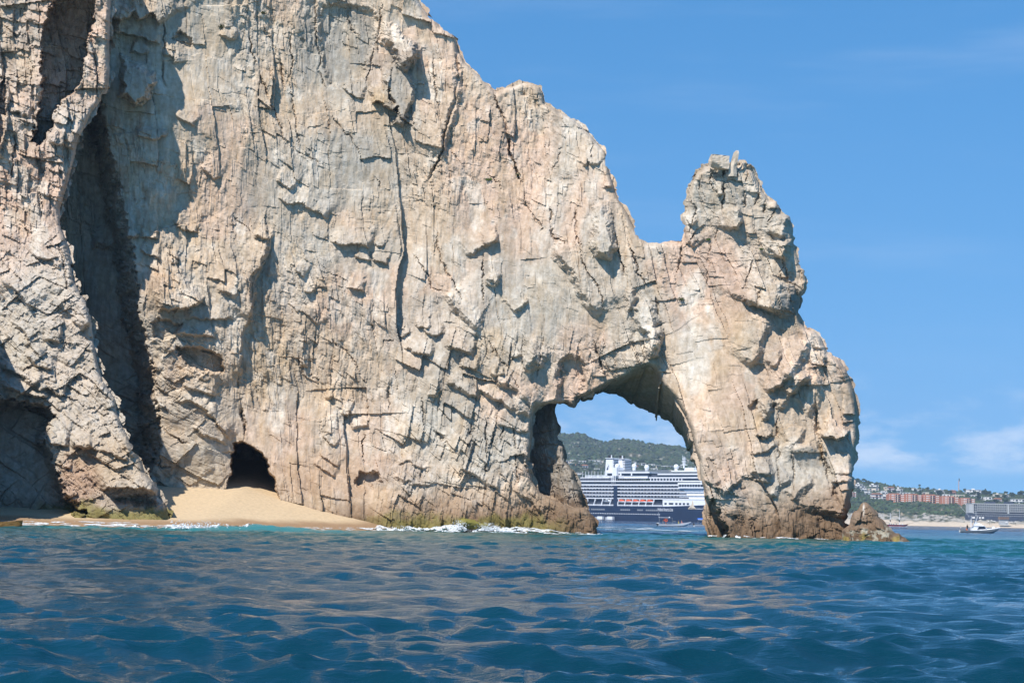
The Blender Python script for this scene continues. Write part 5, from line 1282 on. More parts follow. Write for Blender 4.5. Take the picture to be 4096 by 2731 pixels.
# funnels
def funnel(s, y, L, W, name, stripes):
    f = MB().loft([[(s - L / 2, y, 35), (s + L / 2, y, 35), (s + L / 2, y + W, 35), (s - L / 2, y + W, 35)], [(s - L / 2 + .6, y + .4, 51.2), (s + L / 2 - .6 - stripes * 2, y + .4, 51.2), (s + L / 2 - .6 - stripes * 2, y + W - .4, 51.2), (s - L / 2 + .6, y + W - .4, 51.2)]]).build('funnel', MT['white'], ship, name)
    B(s - L / 2 + .2, s + L / 2 + .1, y + .1, y + W, 51.2, 51.7).build('funnel_rim', MT['navy'], f)
    B(s - L / 2, s + L / 2 + .3, y, y + W + .2, 51.7, 52.2).build('funnel_rim', MT['white'], f)
    for k in range(10):
        z = 38.0 + k * 1.35
        B(s + L / 2 - 2.3 - .02 * k, s + L / 2 + .4, y + .9, y + W + 2.4 * stripes, z, z + .62).build('louvre', MT['glass'], f)
        B(s + L / 2 - 2.2 - .02 * k, s + L / 2 + .25, y + .8, y + W + 2.4 * stripes + .1, z + .62, z + 1.35).build('louvre', MT['white'], f)
    for k, (dx, dy) in enumerate(((-1.5, 1.5), (-.2, 2.2), (1.2, 1.6), (2.2, 3.0))):
        MB().tube((s + dx, y + dy, 52.2), (s + dx, y + dy, 54.6), .85 if k < 2 else .4, n=8).build('exhaust_pipe', MT['black'] if k != 2 else MT['white'], f)
    oval = MB().loft([[(s - 1.4 + 1.9 * math.cos(a), y + .08, 43.5 + 3.6 * math.sin(a)) for a in np.linspace(0, 6.2832, 20)[:-1]], [(s - 1.4 + 1.9 * math.cos(a), y + .9, 43.5 + 3.6 * math.sin(a)) for a in np.linspace(0, 6.2832, 20)[:-1]]]).build('emblem_oval', MT['steel'], f)
    MB().loft([[(s - 1.4 + 1.75 * math.cos(a), y + .04, 43.5 + 3.4 * math.sin(a)) for a in np.linspace(0, 6.2832, 20)[:-1]], [(s - 1.4 + 1.75 * math.cos(a), y + .8, 43.5 + 3.4 * math.sin(a)) for a in np.linspace(0, 6.2832, 20)[:-1]]]).build('emblem_field', MT['white'], oval)
    MB().prism([(s - 3.0, 42.2), (s - .9, 42.0), (s - .7, 44.0), (s - .3, 46.2), (s - 1.6, 44.8)], y - .02, y + .7).build('emblem_sail', MT['navy'], oval)
funnel(s_of(2428), 5.0, 9.6, 6.0, 'near white funnel with sail emblem', 0.0)
funnel(s_of(2428) - 1.0, 18.5, 9.6, 6.0, 'far funnel with dark louvre stripes', 1.0)
for px, z, py_ in ((2474, 45.2, 4.0), (2533, 45.4, 12), (2587, 44.2, 9), (2702, 44.6, 12)):
    ss = s_of(px) - py_ * 0.72
    MB().ball((ss, py_, z), 2.05, 14, 10).build('radome', MT['white'], ship, None, True)
    MB().tube((ss, py_, z - 4.5), (ss, py_, z - 1.6), 1.1, 1.5, 10).build('radome_pedestal', MT['white'], ship)
ms = s_of(2731) - 11
mst = MB().tube((ms, 15, 43.6), (ms, 15, 53.0), .7, .3).build('mast', MT['white'], ship)
for z, w in ((46.0, 5.0), (48.6, 3.2), (50.8, 2.4)): B(ms - w * .7, ms + w * .7, 14.4, 15.6, z, z + .4).build('mast_yard', MT['white'], mst)
for dx in (-1.6, 1.4): MB().tube((ms + dx, 15, 46), (ms + dx, 15, 54 if dx < 0 else 52.5), .18, n=4).build('mast_antenna', MT['white'], mst)
MB().tube((s_of(2781) - 6, 9, 41), (s_of(2781) - 6, 9, 46), .2, n=4).build('flagstaff', MT['white'], ship)

# lifeboats hang from the davits: things of their own
def lifeboat():
    t = empty('lifeboat', (0, 0, 0))
    n = 9; up, lo = [], []
    for k in range(n):
        x = -3.7 + 7.4 * k / (n - 1); w = 1.45 * (1 - abs(x / 3.9) ** 2.6); w = max(w, .12)
        lo.append([(x, -w, 1.2), (x, -w * .8, .5), (x, 0, 0.05 + .25 * abs(x / 3.7) ** 3), (x, w * .8, .5), (x, w, 1.2)])
        up.append([(x, -w, 1.25), (x, -w * .85, 2.1 - .3 * abs(x / 3.7)), (x, 0, 2.5 - .5 * abs(x / 3.7)), (x, w * .85, 2.1 - .3 * abs(x / 3.7)), (x, w, 1.25)])
    MB().loft(lo).build('boat_hull', MT['white'], t); MB().loft(up).build('canopy', MT['orange'], t)
    B(-.9, .9, -.5, .5, 2.3, 2.9).build('cabin', MT['orange'], t)
    return t
def copy_tree(o, parent=None):
    c = o.copy(); C.objects.link(c)
    if parent: c.parent = parent
    for ch in list(o.children): copy_tree(ch, c)
    return c
ca, sa = math.cos(PHI), math.sin(PHI)
def ship_pt(s, y, z): return (SX0 + s * ca + y * sa, SY0 - s * sa + y * ca, z)
lb = lifeboat(); ords = ('first', 'second', 'third', 'fourth', 'fifth')
for k, px in enumerate((2495, 2523, 2551, 2579, 2607)):
    o = lb if k == 0 else copy_tree(lb)
    o.location = ship_pt(s_of(px), 0.9, 14.9); o.rotation_euler = (0, 0, -PHI)
    tag(o, f'orange-topped lifeboat on the ship, {ords[k]} forward of the dark vertical strip', 'lifeboat', 'lifeboats on the ship')
o = copy_tree(lb); o.location = ship_pt(s_of(2351), 0.9, 14.9); o.rotation_euler = (0, 0, -PHI); tag(o, 'orange-topped lifeboat hung nearest the ship\'s stern by the rock spur', 'lifeboat', 'lifeboats on the ship')
o = copy_tree(lb); o.location = ship_pt(s_of(2437), 0.9, 15.1); o.rotation_euler = (0, 0, -PHI); o.name = 'tender_boat'
o['label'] = 'white tender boat with dark windows hung abaft the ship\'s dark vertical strip'
for ch in o.children:
    if ch.name.startswith('canopy') or ch.name.startswith('cabin'):
        ch.data = ch.data.copy(); ch.data.materials.clear(); ch.data.materials.append(MT['white'])
B(-2.6, 2.6, -1.5, -1.2, 1.3, 1.9).build('window_band', MT['glass'], o)
for px, lab in ((2424, 'white boarding pontoon afloat against the ship\'s navy hull, further aft'), (2464, 'white boarding pontoon afloat against the navy hull, nearer the bow')):
    t = empty('boarding_pontoon', ship_pt(s_of(px), -3.2, 0), -PHI); tag(t, lab, 'pontoon', 'pontoons beside the ship')
    B(-4.5, 4.5, -1.5, 1.5, -.3, .9).build('float', MT['steel'], t)
    B(-2.0, 4.2, -1.2, 1.2, .9, 3.2).build('shelter', MT['white'], t)
    for k in (-4.0, -3.0): B(k, k + .35, -1.3, 1.0, .9, 2.7).build('post', MT['white'], t)
# ------------------------------------------------------------------ far shore
RX = [1500, 2100, 2232, 2266, 2315, 2332, 2365, 2390, 2407, 2423, 2465, 2498, 2540, 2577, 2631, 2672, 2714, 2747, 2763, 2796, 2900, 3050, 3200, 3410, 3480, 3552, 3610, 3650, 3760, 3880, 3990, 4096, 4300, 4700]
RYp = [1735, 1728, 1731, 1736, 1732, 1737, 1753, 1757, 1768, 1768, 1759, 1757, 1764, 1770, 1777, 1782, 1786, 1793, 1799, 1811, 1840, 1875, 1900, 1921, 1927, 1939, 1950, 1950, 1962, 1965, 1974, 1978, 1985, 2000]
def horizon(px): return 2075.0 + 0.021 * (px - 2600)
def land_Y(v, px):
    """Depth of the hillside at share v of the way from the shore to its skyline."""
    far_ = np.interp(px, [2200, 2800, 3300, 4100], [4300, 4000, 3500, 3200])
    return 2420 + (far_ - 2420) * np.clip(v, 0, 1) ** 1.35
def land_py(v, px):
    sh = horizon(px) + 8000 * 1.8 / 2420.0 - 1.0
    top = np.interp(px, RX, RYp)
    return sh + (top - sh) * v
def ground_at(px, py):
    sh = horizon(px) + 8000 * 1.8 / 2420.0 - 1.0; top = float(np.interp(px, RX, RYp)); v = (py - sh) / (top - sh)
    return v, float(land_Y(v, px))
gu = np.arange(1500, 4701, 7.0); gv = np.linspace(0, 1, 110) ** 1.0
U, V = np.meshgrid(gu, gv); lu, lv = U.ravel(), V.ravel()
lpy = land_py(lv, lu); lY = land_Y(lv, lu)
P = at(lu, lpy, lY)
rightw = sstep(3250, 3420, lu)
bump = fbm(lu / 16, lY / 14, 601, 4) * 5.0 * sstep(0.05, 0.25, lv) + fbm(lu / 90, lY / 120, 605, 3) * 10 * sstep(0.1, 0.4, lv) * (1 - sstep(0.85, 1.0, lv))
P[:, 2] += bump * np.interp(lu, [2800, 3400], [1.0, 0.5])
# bluff: short grey cliff above the far beach
bl = rightw * sstep(0.10, 0.16, lv) * sstep(0.36, 0.26, lv + 0.16 * fbm(lu / 55, lv * 3, 611, 3))
P[:, 1] += -14 * bl * (0.5 + fbm(lu / 9, lv * 30, 615, 3)); 
green = np.array((0.060, 0.078, 0.034)); dgreen = np.array((0.035, 0.052, 0.024)); rockc = np.array((0.40, 0.37, 0.32)); sandc = np.array((0.60, 0.50, 0.38))
lc = mixc(np.repeat(green[None], len(lu), 0), dgreen, sstep(-0.1, 0.3, fbm(lu / 14, lY / 20, 621, 4)))
lc = mixc(lc, (0.12, 0.105, 0.06), sstep(0.18, 0.4, fbm(lu / 30, lY / 40, 625, 4)) * 0.6)
lc = mixc(lc, rockc, sstep(0.36, 0.42, fbm(lu / 9, lY / 24, 631, 3)) * sstep(0.45, 0.7, lv) * (lu < 3000))
lc = mixc(lc, rockc, bl * sstep(-0.25, 0.05, fbm(lu / 12, lv * 40, 635, 3)))
lc = mixc(lc, (0.42, 0.34, 0.24), rightw * sstep(0.26, 0.34, fbm(lu / 22, lv * 26, 641, 3)) * sstep(0.2, 0.3, lv) * sstep(0.55, 0.42, lv))
lc = mixc(lc, sandc, rightw * sstep(0.16, 0.10, lv + 0.04 * fbm(lu / 30, lv * 8, 645, 2)))
# behind the skyline the ground falls away
back = P[-len(gu):].copy(); back[:, 1] += 700; back[:, 2] -= 260
P = np.concatenate([P, back]); lc = np.concatenate([lc, lc[-len(gu):]])
nu = len(gu); nvv = len(gv) + 1
ii = (np.arange(nvv - 1)[:, None] * nu + np.arange(nu - 1)[None, :]).ravel()
m_land = rock_mat('hillside', 0.95, 0.5, 0.12)
hillside = link('hillside', np_mesh('hillside', P, [np.stack([ii, ii + 1, ii + nu + 1, ii + nu], 1)], m_land, {'Col': lc}, smooth=False))
tag(hillside, kind='structure')
# blue ridge farther inland
pu = np.arange(1900, 2900, 8.0); rp = np.interp(pu, [1900, 2100, 2232, 2266, 2315, 2332, 2365, 2390, 2407, 2440, 2500, 2900], [1760, 1735, 1731, 1736, 1731, 1736, 1752, 1757, 1766, 1772, 1790, 1900]) + 3 * fbm(pu / 22, pu * 0, 651, 3)
rows_ = [(1.0, 6000), (0.8, 5850), (0.5, 5650), (0.2, 5400), (0.0, 5200)]
RP_ = np.concatenate([at(pu, horizon(pu) + (rp - horizon(pu)) * k + 4 * fbm(pu / 30, pu * 0 + k * 9, 655, 3) * (k < 1), np.full(len(pu), float(Yq))) for k, Yq in rows_] + [at(pu, rp + 60, np.full(len(pu), 6600.0))])
ii = (np.arange(len(rows_) - 1)[:, None] * len(pu) + np.arange(len(pu) - 1)[None, :]).ravel()
ridge_f = [np.stack([ii, ii + len(pu), ii + len(pu) + 1, ii + 1], 1)]
kk = np.arange(len(pu) - 1); ridge_f.append(np.stack([kk, kk + 1, kk + 1 + 5 * len(pu), kk + 5 * len(pu)], 1))
ridge = link('mountain_ridge', np_mesh('mountain_ridge', RP_, ridge_f, m_land, {'Col': np.repeat(green[None], len(RP_), 0)}))
tag(ridge, kind='structure')

# scrub: thousands of small bushes over the slopes, no one could count them
rng = np.random.default_rng(5)
ico = [(0, 0, 1), (.894, 0, .447), (.276, .851, .447), (-.724, .526, .447), (-.724, -.526, .447), (.276, -.851, .447), (.724, .526, -.447), (-.276, .851, -.447), (-.894, 0, -.447), (-.276, -.851, -.447), (.724, -.526, -.447), (0, 0, -1)]
icf = [(0, 1, 2), (0, 2, 3), (0, 3, 4), (0, 4, 5), (0, 5, 1), (1, 6, 2), (2, 7, 3), (3, 8, 4), (4, 9, 5), (5, 10, 1), (2, 6, 7), (3, 7, 8), (4, 8, 9), (5, 9, 10), (1, 10, 6)]
ico = np.array(ico); icf = np.array(icf)
def scrub(n, fpx, fv, smin, smax, col):
    px = fpx(n); v = fv(n); k = rng.uniform(0, 1, n) < 2
    py = land_py(v, px); Y = land_Y(v, px); p = at(px, py, Y - 3.0)
    r = rng.uniform(smin, smax, n)
    vv = ico[None] * (1 + rng.normal(0, .22, (n, 12, 1))) * r[:, None, None] * np.array((1, 1, .75)) + p[:, None, :]
    ff = (icf[None] + (np.arange(n) * 12)[:, None, None]).reshape(-1, 3)
    c = np.array(col)[None] * rng.uniform(.55, 1.35, (n, 1)) * np.array((1, 1, 1))[None] + rng.uniform(-.006, .010, (n, 3))
    return vv.reshape(-1, 3), ff, np.repeat(np.clip(c, .008, 1), 12, 0)
for nm, args in (('scrub', (5200, lambda n: rng.uniform(2180, 2860, n), lambda n: rng.uniform(.33, 1.0, n) ** .8, 2.0, 5.5, (0.050, 0.072, 0.032))), ('scrub', (4200, lambda n: rng.uniform(3300, 4250, n), lambda n: rng.uniform(.30, 1.0, n), 1.5, 4.2, (0.050, 0.075, 0.030)))):
    vv, ff, cc = scrub(*args)
    o = link(nm, np_mesh(nm, vv, [ff], m_land, {'Col': cc})); tag(o, 'green dry scrub covering the far hillside behind the ' + ('ship' if args[3] > 1.8 else 'beach'), 'scrub', None, 'stuff')
# ------------------------------------------------------------------ houses on the far slopes
rngh = random.Random(21)
def spot(px, py, fwd=4.0):
    v, Y = ground_at(px, py)
    Y = Y - fwd; p = at(px, py, Y)
    return (float(p[0]), float(p[1]), float(p[2])), 8000.0 / Y
def windows(o, cells_, mat='window'):
    mb = MB()
    for x0, x1, z0, z1, y in cells_: mb.box(x0, x1, y - .12, y + .1, z0, z1)
    w = mb.build('windows', MT[mat], o); w['kind'] = 'stuff'
    return w
def house(x0, x1, y0, y1, style, label, name='house', wall='stucco'):
    """A stepped hillside house filling photograph box x0..x1, y0..y1; front towards the sea."""
    cx = (x0 + x1) / 2
    loc, k = spot(cx, y1)
    W = (x1 - x0) / k; H = (y1 - y0) / k; D = min(14, max(6, W * .7))
    r = empty(name, loc, rngh.uniform(-.12, .12)); tag(r, label, 'house', 'houses on the far hillside')
    st = max(1, int(round(H / 3.1))); fh = H / st
    cells_ = []; wl = MB(); rf = MB(); sl = MB()
    for s in range(st):
        z0 = s * fh - (3.0 if s == 0 else 0); z1 = (s + 1) * fh
        inset = 1.2 * s; a = -W / 2; e = W / 2
        if s > 0 and style in ('step', 'villa'):
            if rngh.random() < .5: a += W * rngh.uniform(.1, .35)
            else: e -= W * rngh.uniform(.1, .35)
        wl.box(a, e, inset, D + 3, z0, z1 - .25)
        sl.box(a - .4, e + .4, inset - (.9 if style != 'plain' else .2), D + 3.2, z1 - .25, z1 + .1)
        n = max(1, int((e - a) / 4.2)); pw = (e - a) / n
        for i in range(n):
            q = rngh.random()
            if q < .85:
                ww = pw * (.62 if q < .5 else .36); c = a + pw * (i + .5)
                cells_.append((c - ww / 2, c + ww / 2, s * fh + (.25 if q < .5 else 1.0), s * fh + fh * .74, inset))
    wl.build('wall', MT[wall], r); sl.build('terrace', MT['stucco' if style != 'tile' else 'tile'], r)
    windows(r, cells_)
    if style == 'tile':
        rf.prism([(-W / 2 - .5, H), (W / 2 + .5, H), (W / 2 - W * .18, H + 1.6), (-W / 2 + W * .18, H + 1.6)], .0, D); rf.build('roof', MT['tile'], r)
    elif style == 'villa':
        rf.box(-W * .1, W * .08, 3, 6, H, H + 1.9); rf.build('roof_turret', MT[wall], r)
    return r
RIGHT = [(3410, 3425, 1938, 1949, 'plain', 'lpink', 'small tan pink house at the edge of the arch leg'), (3419, 3451, 1934, 1957, 'villa', 'stucco', 'white stepped house highest on the slope beside the arch leg'),
    (3445, 3467, 1942, 1964, 'step', 'stucco', 'narrow white stepped house left of the long villa'), (3469, 3515, 1938, 1952, 'villa', 'stucco', 'long white villa with shaded terraces below the lone tall palm'),
    (3476, 3515, 1952, 1965, 'plain', 'cream', 'cream house directly under the long white villa'), (3462, 3489, 1962, 1977, 'step', 'stucco', 'white house with arched dark openings above the trees'),
    (3510, 3542, 1967, 1975, 'plain', 'stucco', 'low white flat house above the red striped block'), (3487, 3529, 1976, 1996, 'tile', 'stucco', 'white house with a red strip of tiles left of the apartments'),
    (3529, 3552, 1975, 2001, 'step', 'stucco', 'tall white stepped house touching the first terracotta block'), (3527, 3553, 1962, 1975, 'step', 'stucco', 'white house just above the tall stepped house'),
    (3554, 3578, 1950, 1965, 'tile', 'stucco', 'white house with red tiled roof above the first terracotta block'), (3578, 3612, 1955, 1967, 'villa', 'stucco', 'bright white house behind the first terracotta block'),
    (3538, 3549, 1946, 1957, 'plain', 'cream', 'small cream house near the skyline trees'), (3589, 3605, 1946, 1953, 'plain', 'stucco', 'small white house on the skyline above the first block'),
    (3649, 3669, 1952, 1961, 'plain', 'stucco', 'white pavilion roof left of the skyline palms'), (3677, 3687, 1956, 1967, 'step', 'stucco', 'little white house under the skyline palms'),
    (3599, 3661, 1969, 1978, 'plain', 'stucco', 'long low white roof behind the second terracotta block'), (3740, 3778, 1958, 1974, 'villa', 'stucco', 'large white house right of the skyline palms'),
    (3801, 3824, 1963, 1976, 'tile', 'lpink', 'pink walled house with tiled roof left of the tower'), (3866, 3927, 1958, 1976, 'villa', 'stucco', 'big white skyline villa right of the tower'),
    (3812, 3858, 1978, 1990, 'plain', 'cream', 'long cream house under the tower'), (3912, 3936, 1984, 1999, 'step', 'stucco', 'white house above the left end of the hotel'),
    (3939, 3969, 1987, 2003, 'plain', 'stucco', 'wide white house above the middle of the hotel'), (3973, 4011, 1976, 1990, 'villa', 'cream', 'cream house with a square turret above the hotel'),
    (4012, 4042, 1978, 1992, 'villa', 'cream', 'second cream turreted house, right of the first'), (3977, 4008, 1995, 2009, 'tile', 'stucco', 'white tiled house just above the hotel roof'),
    (4042, 4100, 1995, 2014, 'step', 'stucco', 'broad white house above the right end of the hotel'), (3885, 3910, 1979, 1990, 'plain', 'stucco', 'white house below the big skyline villa'),
    (3690, 3716, 1968, 1978, 'plain', 'cream', 'cream roof behind the third terracotta block'), (3770, 3800, 1976, 1987, 'plain', 'stucco', 'white house behind the fourth terracotta block')]
LEFT = [(2264, 2296, 1842, 1860, 'step', 'cream', 'cream house beside the rock spur on the hill'), (2280, 2304, 1838, 1846, 'plain', 'stucco', 'white house highest of those by the rock spur'),
    (2306, 2344, 1842, 1849, 'plain', 'stucco', 'long white terrace row left of the funnels'), (2346, 2402, 1839, 1851, 'step', 'stucco', 'longest white terrace block left of the funnels'),
    (2313, 2329, 1850, 1860, 'step', 'cream', 'small cream house under the long terrace row'), (2320, 2352, 1861, 1872, 'tile', 'stucco', 'white house with tiled roof low on the hill left of the funnels'),
    (2292, 2318, 1860, 1867, 'tile', 'cream', 'cream tiled house next to the low tiled one'), (2370, 2390, 1852, 1864, 'step', 'stucco', 'white stepped house close left of the near funnel'),
    (2356, 2369, 1853, 1861, 'plain', 'stucco', 'tiny white house between terrace and funnel'), (2397, 2413, 1853, 1862, 'plain', 'cream', 'cream house touching the near funnel'),
    (2302, 2337, 1890, 1903, 'step', 'stucco', 'white house lowest on the hill over the ship\'s stern'), (2375, 2399, 1873, 1881, 'plain', 'stucco', 'white house above the ship\'s lamp posts'),
    (2483, 2510, 1845, 1861, 'step', 'stucco', 'white house right of the striped funnel'), (2516, 2557, 1846, 1860, 'step', 'stucco', 'white terraces behind the second radome'),
    (2566, 2592, 1852, 1866, 'step', 'stucco', 'white house behind the third radome'), (2597, 2620, 1855, 1866, 'plain', 'stucco', 'white house right of the third radome'),
    (2624, 2642, 1860, 1869, 'step', 'cream', 'cream house midway between the radomes'), (2646, 2668, 1862, 1870, 'plain', 'stucco', 'flat white house left of the fourth radome'),
    (2672, 2692, 1862, 1872, 'step', 'stucco', 'white house close by the fourth radome'), (2712, 2728, 1864, 1874, 'plain', 'stucco', 'white house left of the ship\'s mast'),
    (2744, 2766, 1866, 1877, 'step', 'stucco', 'white house right of the ship\'s mast'), (2772, 2796, 1870, 1880, 'plain', 'cream', 'cream house by the inner edge of the arch leg'),
    (2530, 2552, 1864, 1874, 'tile', 'cream', 'tiled cream house low behind the second radome'), (2604, 2630, 1872, 1882, 'plain', 'stucco', 'white house just over the ship\'s sports deck')]
for x0, x1, y0, y1, stl, wl, lab in RIGHT + LEFT: house(x0, x1, y0, y1, stl, lab, 'house', wl)

# terracotta apartment blocks
win = B(-.9, .9, -.15, .1, 0, 1.25).mesh('window', MT['stucco']); bal = B(-1.5, 1.5, -.1, .1, 0, 2.1).mesh('balcony', MT['window']); par = B(-1.6, 1.6, -.9, 0, 0, .9).mesh('parapet', MT['tile'])
TB = [(3400, 3424, 1966, 1990, 'half hidden terracotta apartment block at the edge of the arch leg'), (3553, 3619, 1976, 2007, 'first full terracotta apartment block from the arch leg'), (3620, 3688, 1978, 2009, 'second terracotta apartment block, joined to the first'),
      (3691, 3759, 1980, 2012, 'third terracotta apartment block, middle of the row'), (3765, 3836, 1987, 2018, 'fourth terracotta apartment block from the arch leg'), (3843, 3900, 1994, 2021, 'last terracotta apartment block, next to the grey hotel')]
for x0, x1, y0, y1, lab in TB:
    loc, k = spot((x0 + x1) / 2, y1, 6); W = (x1 - x0) / k; H = (y1 - y0) / k; fh = H / 4
    r = empty('apartment_block', loc, .05); tag(r, lab, 'building', 'terracotta apartment blocks')
    B(-W / 2, W / 2, 0, 14, -4, H).build('wall', MT['terra'], r); B(-W / 2 + 2, W / 2 - 6, 3, 12, H, H + 1.2).build('roof_house', MT['tile'], r)
    B(W * .04, W * .09, -.7, .2, 0, H - .6).build('stair_panel', MT['cream'], r)
    for s in range(4):
        z = s * fh + .9
        for fx in (-.42, -.27, -.19, -.08, .33, .42): link('window', win, r, (fx * W, 0, z), None, (.55 if fx in (-.42, -.08) else 1, 1, 1))
        for fx in (-.01, .17): link('balcony', bal, r, (fx * W, 0, s * fh + .4), None, (.9, 1, 1)); link('parapet', par, r, (fx * W, 0, s * fh + .1), None, (.9, 1, .8))

# grey slab hotel above the beach
loc, k = spot(3990, 2076, 30); hx = lambda px: (px - 3990) / k; hz = lambda py, px=3990: (2076 - py) / k
hot = empty('hotel', loc, 0); tag(hot, 'long grey concrete hotel with a grid of balconies above the beach', 'hotel')
X0, X1 = hx(3878), hx(4150)
B(X0 + .3, X1, 2.2, 19.5, -6, hz(2015.5)).build('core', MT['dkwall'], hot)
B(X0, X1, 0, 20, hz(2017), hz(2014)).build('roof_slab', MT['concrete'], hot)
B(X0, hx(3896), 0, 20, hz(2053), hz(2015)).build('end_wall', MT['concrete'], hot)
B(hx(4030), hx(4037), -.2, 4, hz(2053), hz(2015)).build('stair_pier', MT['concrete'], hot)
for z in (2027, 2036.5, 2046, 2054): B(hx(3893), X1, 0, 3, hz(z + .9), hz(z - .9)).build('floor_slab', MT['concrete'], hot)
fin = B(-.28, .28, 0, 2.6, 0, hz(2017) - hz(2046)).mesh('fin', MT['concrete']); panel = B(0, 2.2, 1.6, 1.8, 0, 1.6).mesh('balcony_panel', MT['concrete'])
px = 3910.0; c = 0
while px < 4140:
    if not 4028 < px < 4040:
        link('fin', fin, hot, (hx(px), 0, hz(2046)))
        for z in (2027, 2036.5, 2046): link('balcony_panel', panel, hot, (hx(px) + .3, 0, hz(z) + .2), None, (1 if c % 2 else .7, 1, 1))
    px += 7.3; c += 1
B(X0 - 1, X1, -3, 20, -8, hz(2057)).build('podium', MT['dkwall'], hot)
lw = MB()
for q in np.arange(3900, 4140, 7.3):
    lw.box(hx(q), hx(q) + 1.2, -3.12, -2.9, hz(2063.5), hz(2061.5)); 
lw.build('podium_windows', MT['concrete'], hot)['kind'] = 'stuff'
for a, e in ((3887, 3898), (3914, 3921), (3925, 3934)): B(hx(a), hx(e), -3.2, -2.9, hz(2075), hz(2068)).build('lobby_window', MT['stucco'], hot)
for a, e in ((3947, 3985), (4023, 4058)): B(hx(a), hx(e), 4, 12, hz(2014), hz(2006)).build('roof_plant', MT['dkwall'], hot)
loc, k = spot(4018, 2089, 60); r = empty('beach_bar', loc); tag(r, 'brown timber box building on the beach terrace before the hotel', 'building')
W = 37 / k; B(-W / 2, W / 2, 0, 9, 3.6, 22 / k).build('upper_box', MT['wood'], r); B(-W / 2 + .6, W / 2 - .6, .8, 8, -3, 3.6).build('base', MT['concrete'], r)
for q in np.arange(-W / 2 + 1, W / 2 - 1, 1.7): B(q, q + .25, -.1, .05, 3.7, 22 / k - .2).build('batten', MT['deckbrown'], r)
for i, (px, py) in enumerate(((3955, 2092), (3966, 2090), (3978, 2092), (4026, 2096), (4046, 2095), (4062, 2094))):
    loc, k = spot(px, py, 70); r = empty('beach_umbrella', loc); tag(r, ('first', 'second', 'third', 'fourth', 'fifth', 'last')[i] + ' white beach umbrella from the left on the hotel terrace', 'umbrella', 'beach umbrellas at the hotel')
    MB().tube((0, 0, 0), (0, 0, 2.6), .08, n=5).build('pole', MT['wood'], r)
    MB().loft([[(2.0 * math.cos(a), 2.0 * math.sin(a), 2.3) for a in np.linspace(0, 6.2832, 9)[:-1]], [(.1 * math.cos(a), .1 * math.sin(a), 3.0) for a in np.linspace(0, 6.2832, 9)[:-1]]]).build('canopy', MT['stucco'], r)

# communications tower
loc, k = spot(3835, 1966, 2); r = empty('radio_tower', loc); tag(r, 'tall pale communications tower on the far skyline', 'tower')
h_ = 54 / k; MB().tube((0, 0, -2), (0, 0, h_ * .8), .75, .6, 8).build('shaft', MT['lpink'], r)
MB().tube((0, 0, h_ * .8), (0, 0, h_), .35, .12, 6).build('antenna_mast', MT['steel'], r)
for z, a in ((.82, 0), (.86, 2.1), (.9, 4.2), (.95, 1.0)): B(.3, 1.4, -.35, .35, -1.2, 1.0).build('antenna_panel', MT['steel'], r).location = (0, 0, h_ * z); r.children[-1].rotation_euler = (0, 0, a)

# palms and trees between the houses
def palm_proto():
    t = empty('palm_tree'); MB().tube((0, 0, -2), (.15, 0, 7.0), .35, .22, 7).build('trunk', MT['trunk'], t)
    cr = MB(); rg = random.Random(3)
    for i in range(22):
        a = rg.uniform(0, 6.283); el = rg.uniform(-.5, 1.0); L = rg.uniform(2.4, 3.4); p0 = Vector((.15, 0, 7.0)); d = Vector((math.cos(a) * math.cos(el), math.sin(a) * math.cos(el), math.sin(el))); side = d.cross(Vector((0, 0, 1))).normalized() * .5
        p1 = p0 + d * L * .55; p2 = p0 + d * L + Vector((0, 0, -L * .35))
        cr.add([p0, p1 + side, p1 - side, p2], [(0, 1, 2), (1, 3, 2)]); dn = Vector((0, 0, -.5)); cr.add([p0, p1 + side * .3, p1 + side * 1.2 + dn, p2], [(0, 1, 2), (1, 3, 2)])
    cr.build('crown', MT['palm'], t); return t
pp = palm_proto()
for i, (px, py, s, lab) in enumerate(((3678, 1960, 1.15, 'tallest of the bushy palms on the far skyline'), (3692, 1968, .85, 'shorter palm right of the tallest skyline palm'), (3735, 1974, 1.05, 'skyline palm left of the large white house'), (3710, 1966, .7, 'small palm between the two big skyline palms'),
        (3479, 1941, .8, 'lone tall palm over the long white villa'), (3942, 1966, .6, 'small palm right of the big skyline villa'), (4029, 1980, .7, 'palm between the two turreted houses'), (3958, 2096, .6, 'palm on the terrace in front of the hotel'), (4062, 2098, .6, 'palm on the terrace right of the timber beach building'))):
    o = pp if i == 0 else copy_tree(pp); loc, k = spot(px, py, 5); o.location = loc; o.scale = (s, s, s); o.rotation_euler = (0, 0, i * 1.3); tag(o, lab, 'palm', 'palms on the far shore')
def tree_proto(seed, mat):
    t = empty('tree'); rg = random.Random(seed)
    tr = MB().tube((0, 0, -1.5), (.1, .1, 2.6), .28, .16, 6); tr.tube((.1, .1, 2.2), (1.0, .3, 3.8), .14, .07, 5); tr.tube((.1, .1, 2.0), (-.9, -.2, 3.6), .14, .07, 5); tr.build('trunk', MT['trunk'], t)
    cr = MB()
    for i in range(170):
        u = Vector((rg.gauss(0, 1), rg.gauss(0, 1), rg.gauss(0, 1))).normalized() * rg.uniform(.55, 1.0); c = Vector((u.x * 2.7, u.y * 2.7, 4.0 + u.z * 1.8)); n = Vector((rg.gauss(0, 1), rg.gauss(0, 1), rg.gauss(0, 1))).normalized(); a = n.orthogonal().normalized() * rg.uniform(.35, .75); b2 = n.cross(a).normalized() * rg.uniform(.35, .7)
        cr.add([c - a, c + b2, c + a, c - b2], [(0, 1, 2, 3)])
    cr.build('crown', MT[mat], t); return t
tp = [tree_proto(1, 'leaf'), tree_proto(2, 'leaf2'), tree_proto(3, 'leaf')]
used = [0, 0, 0]
rg = random.Random(77)
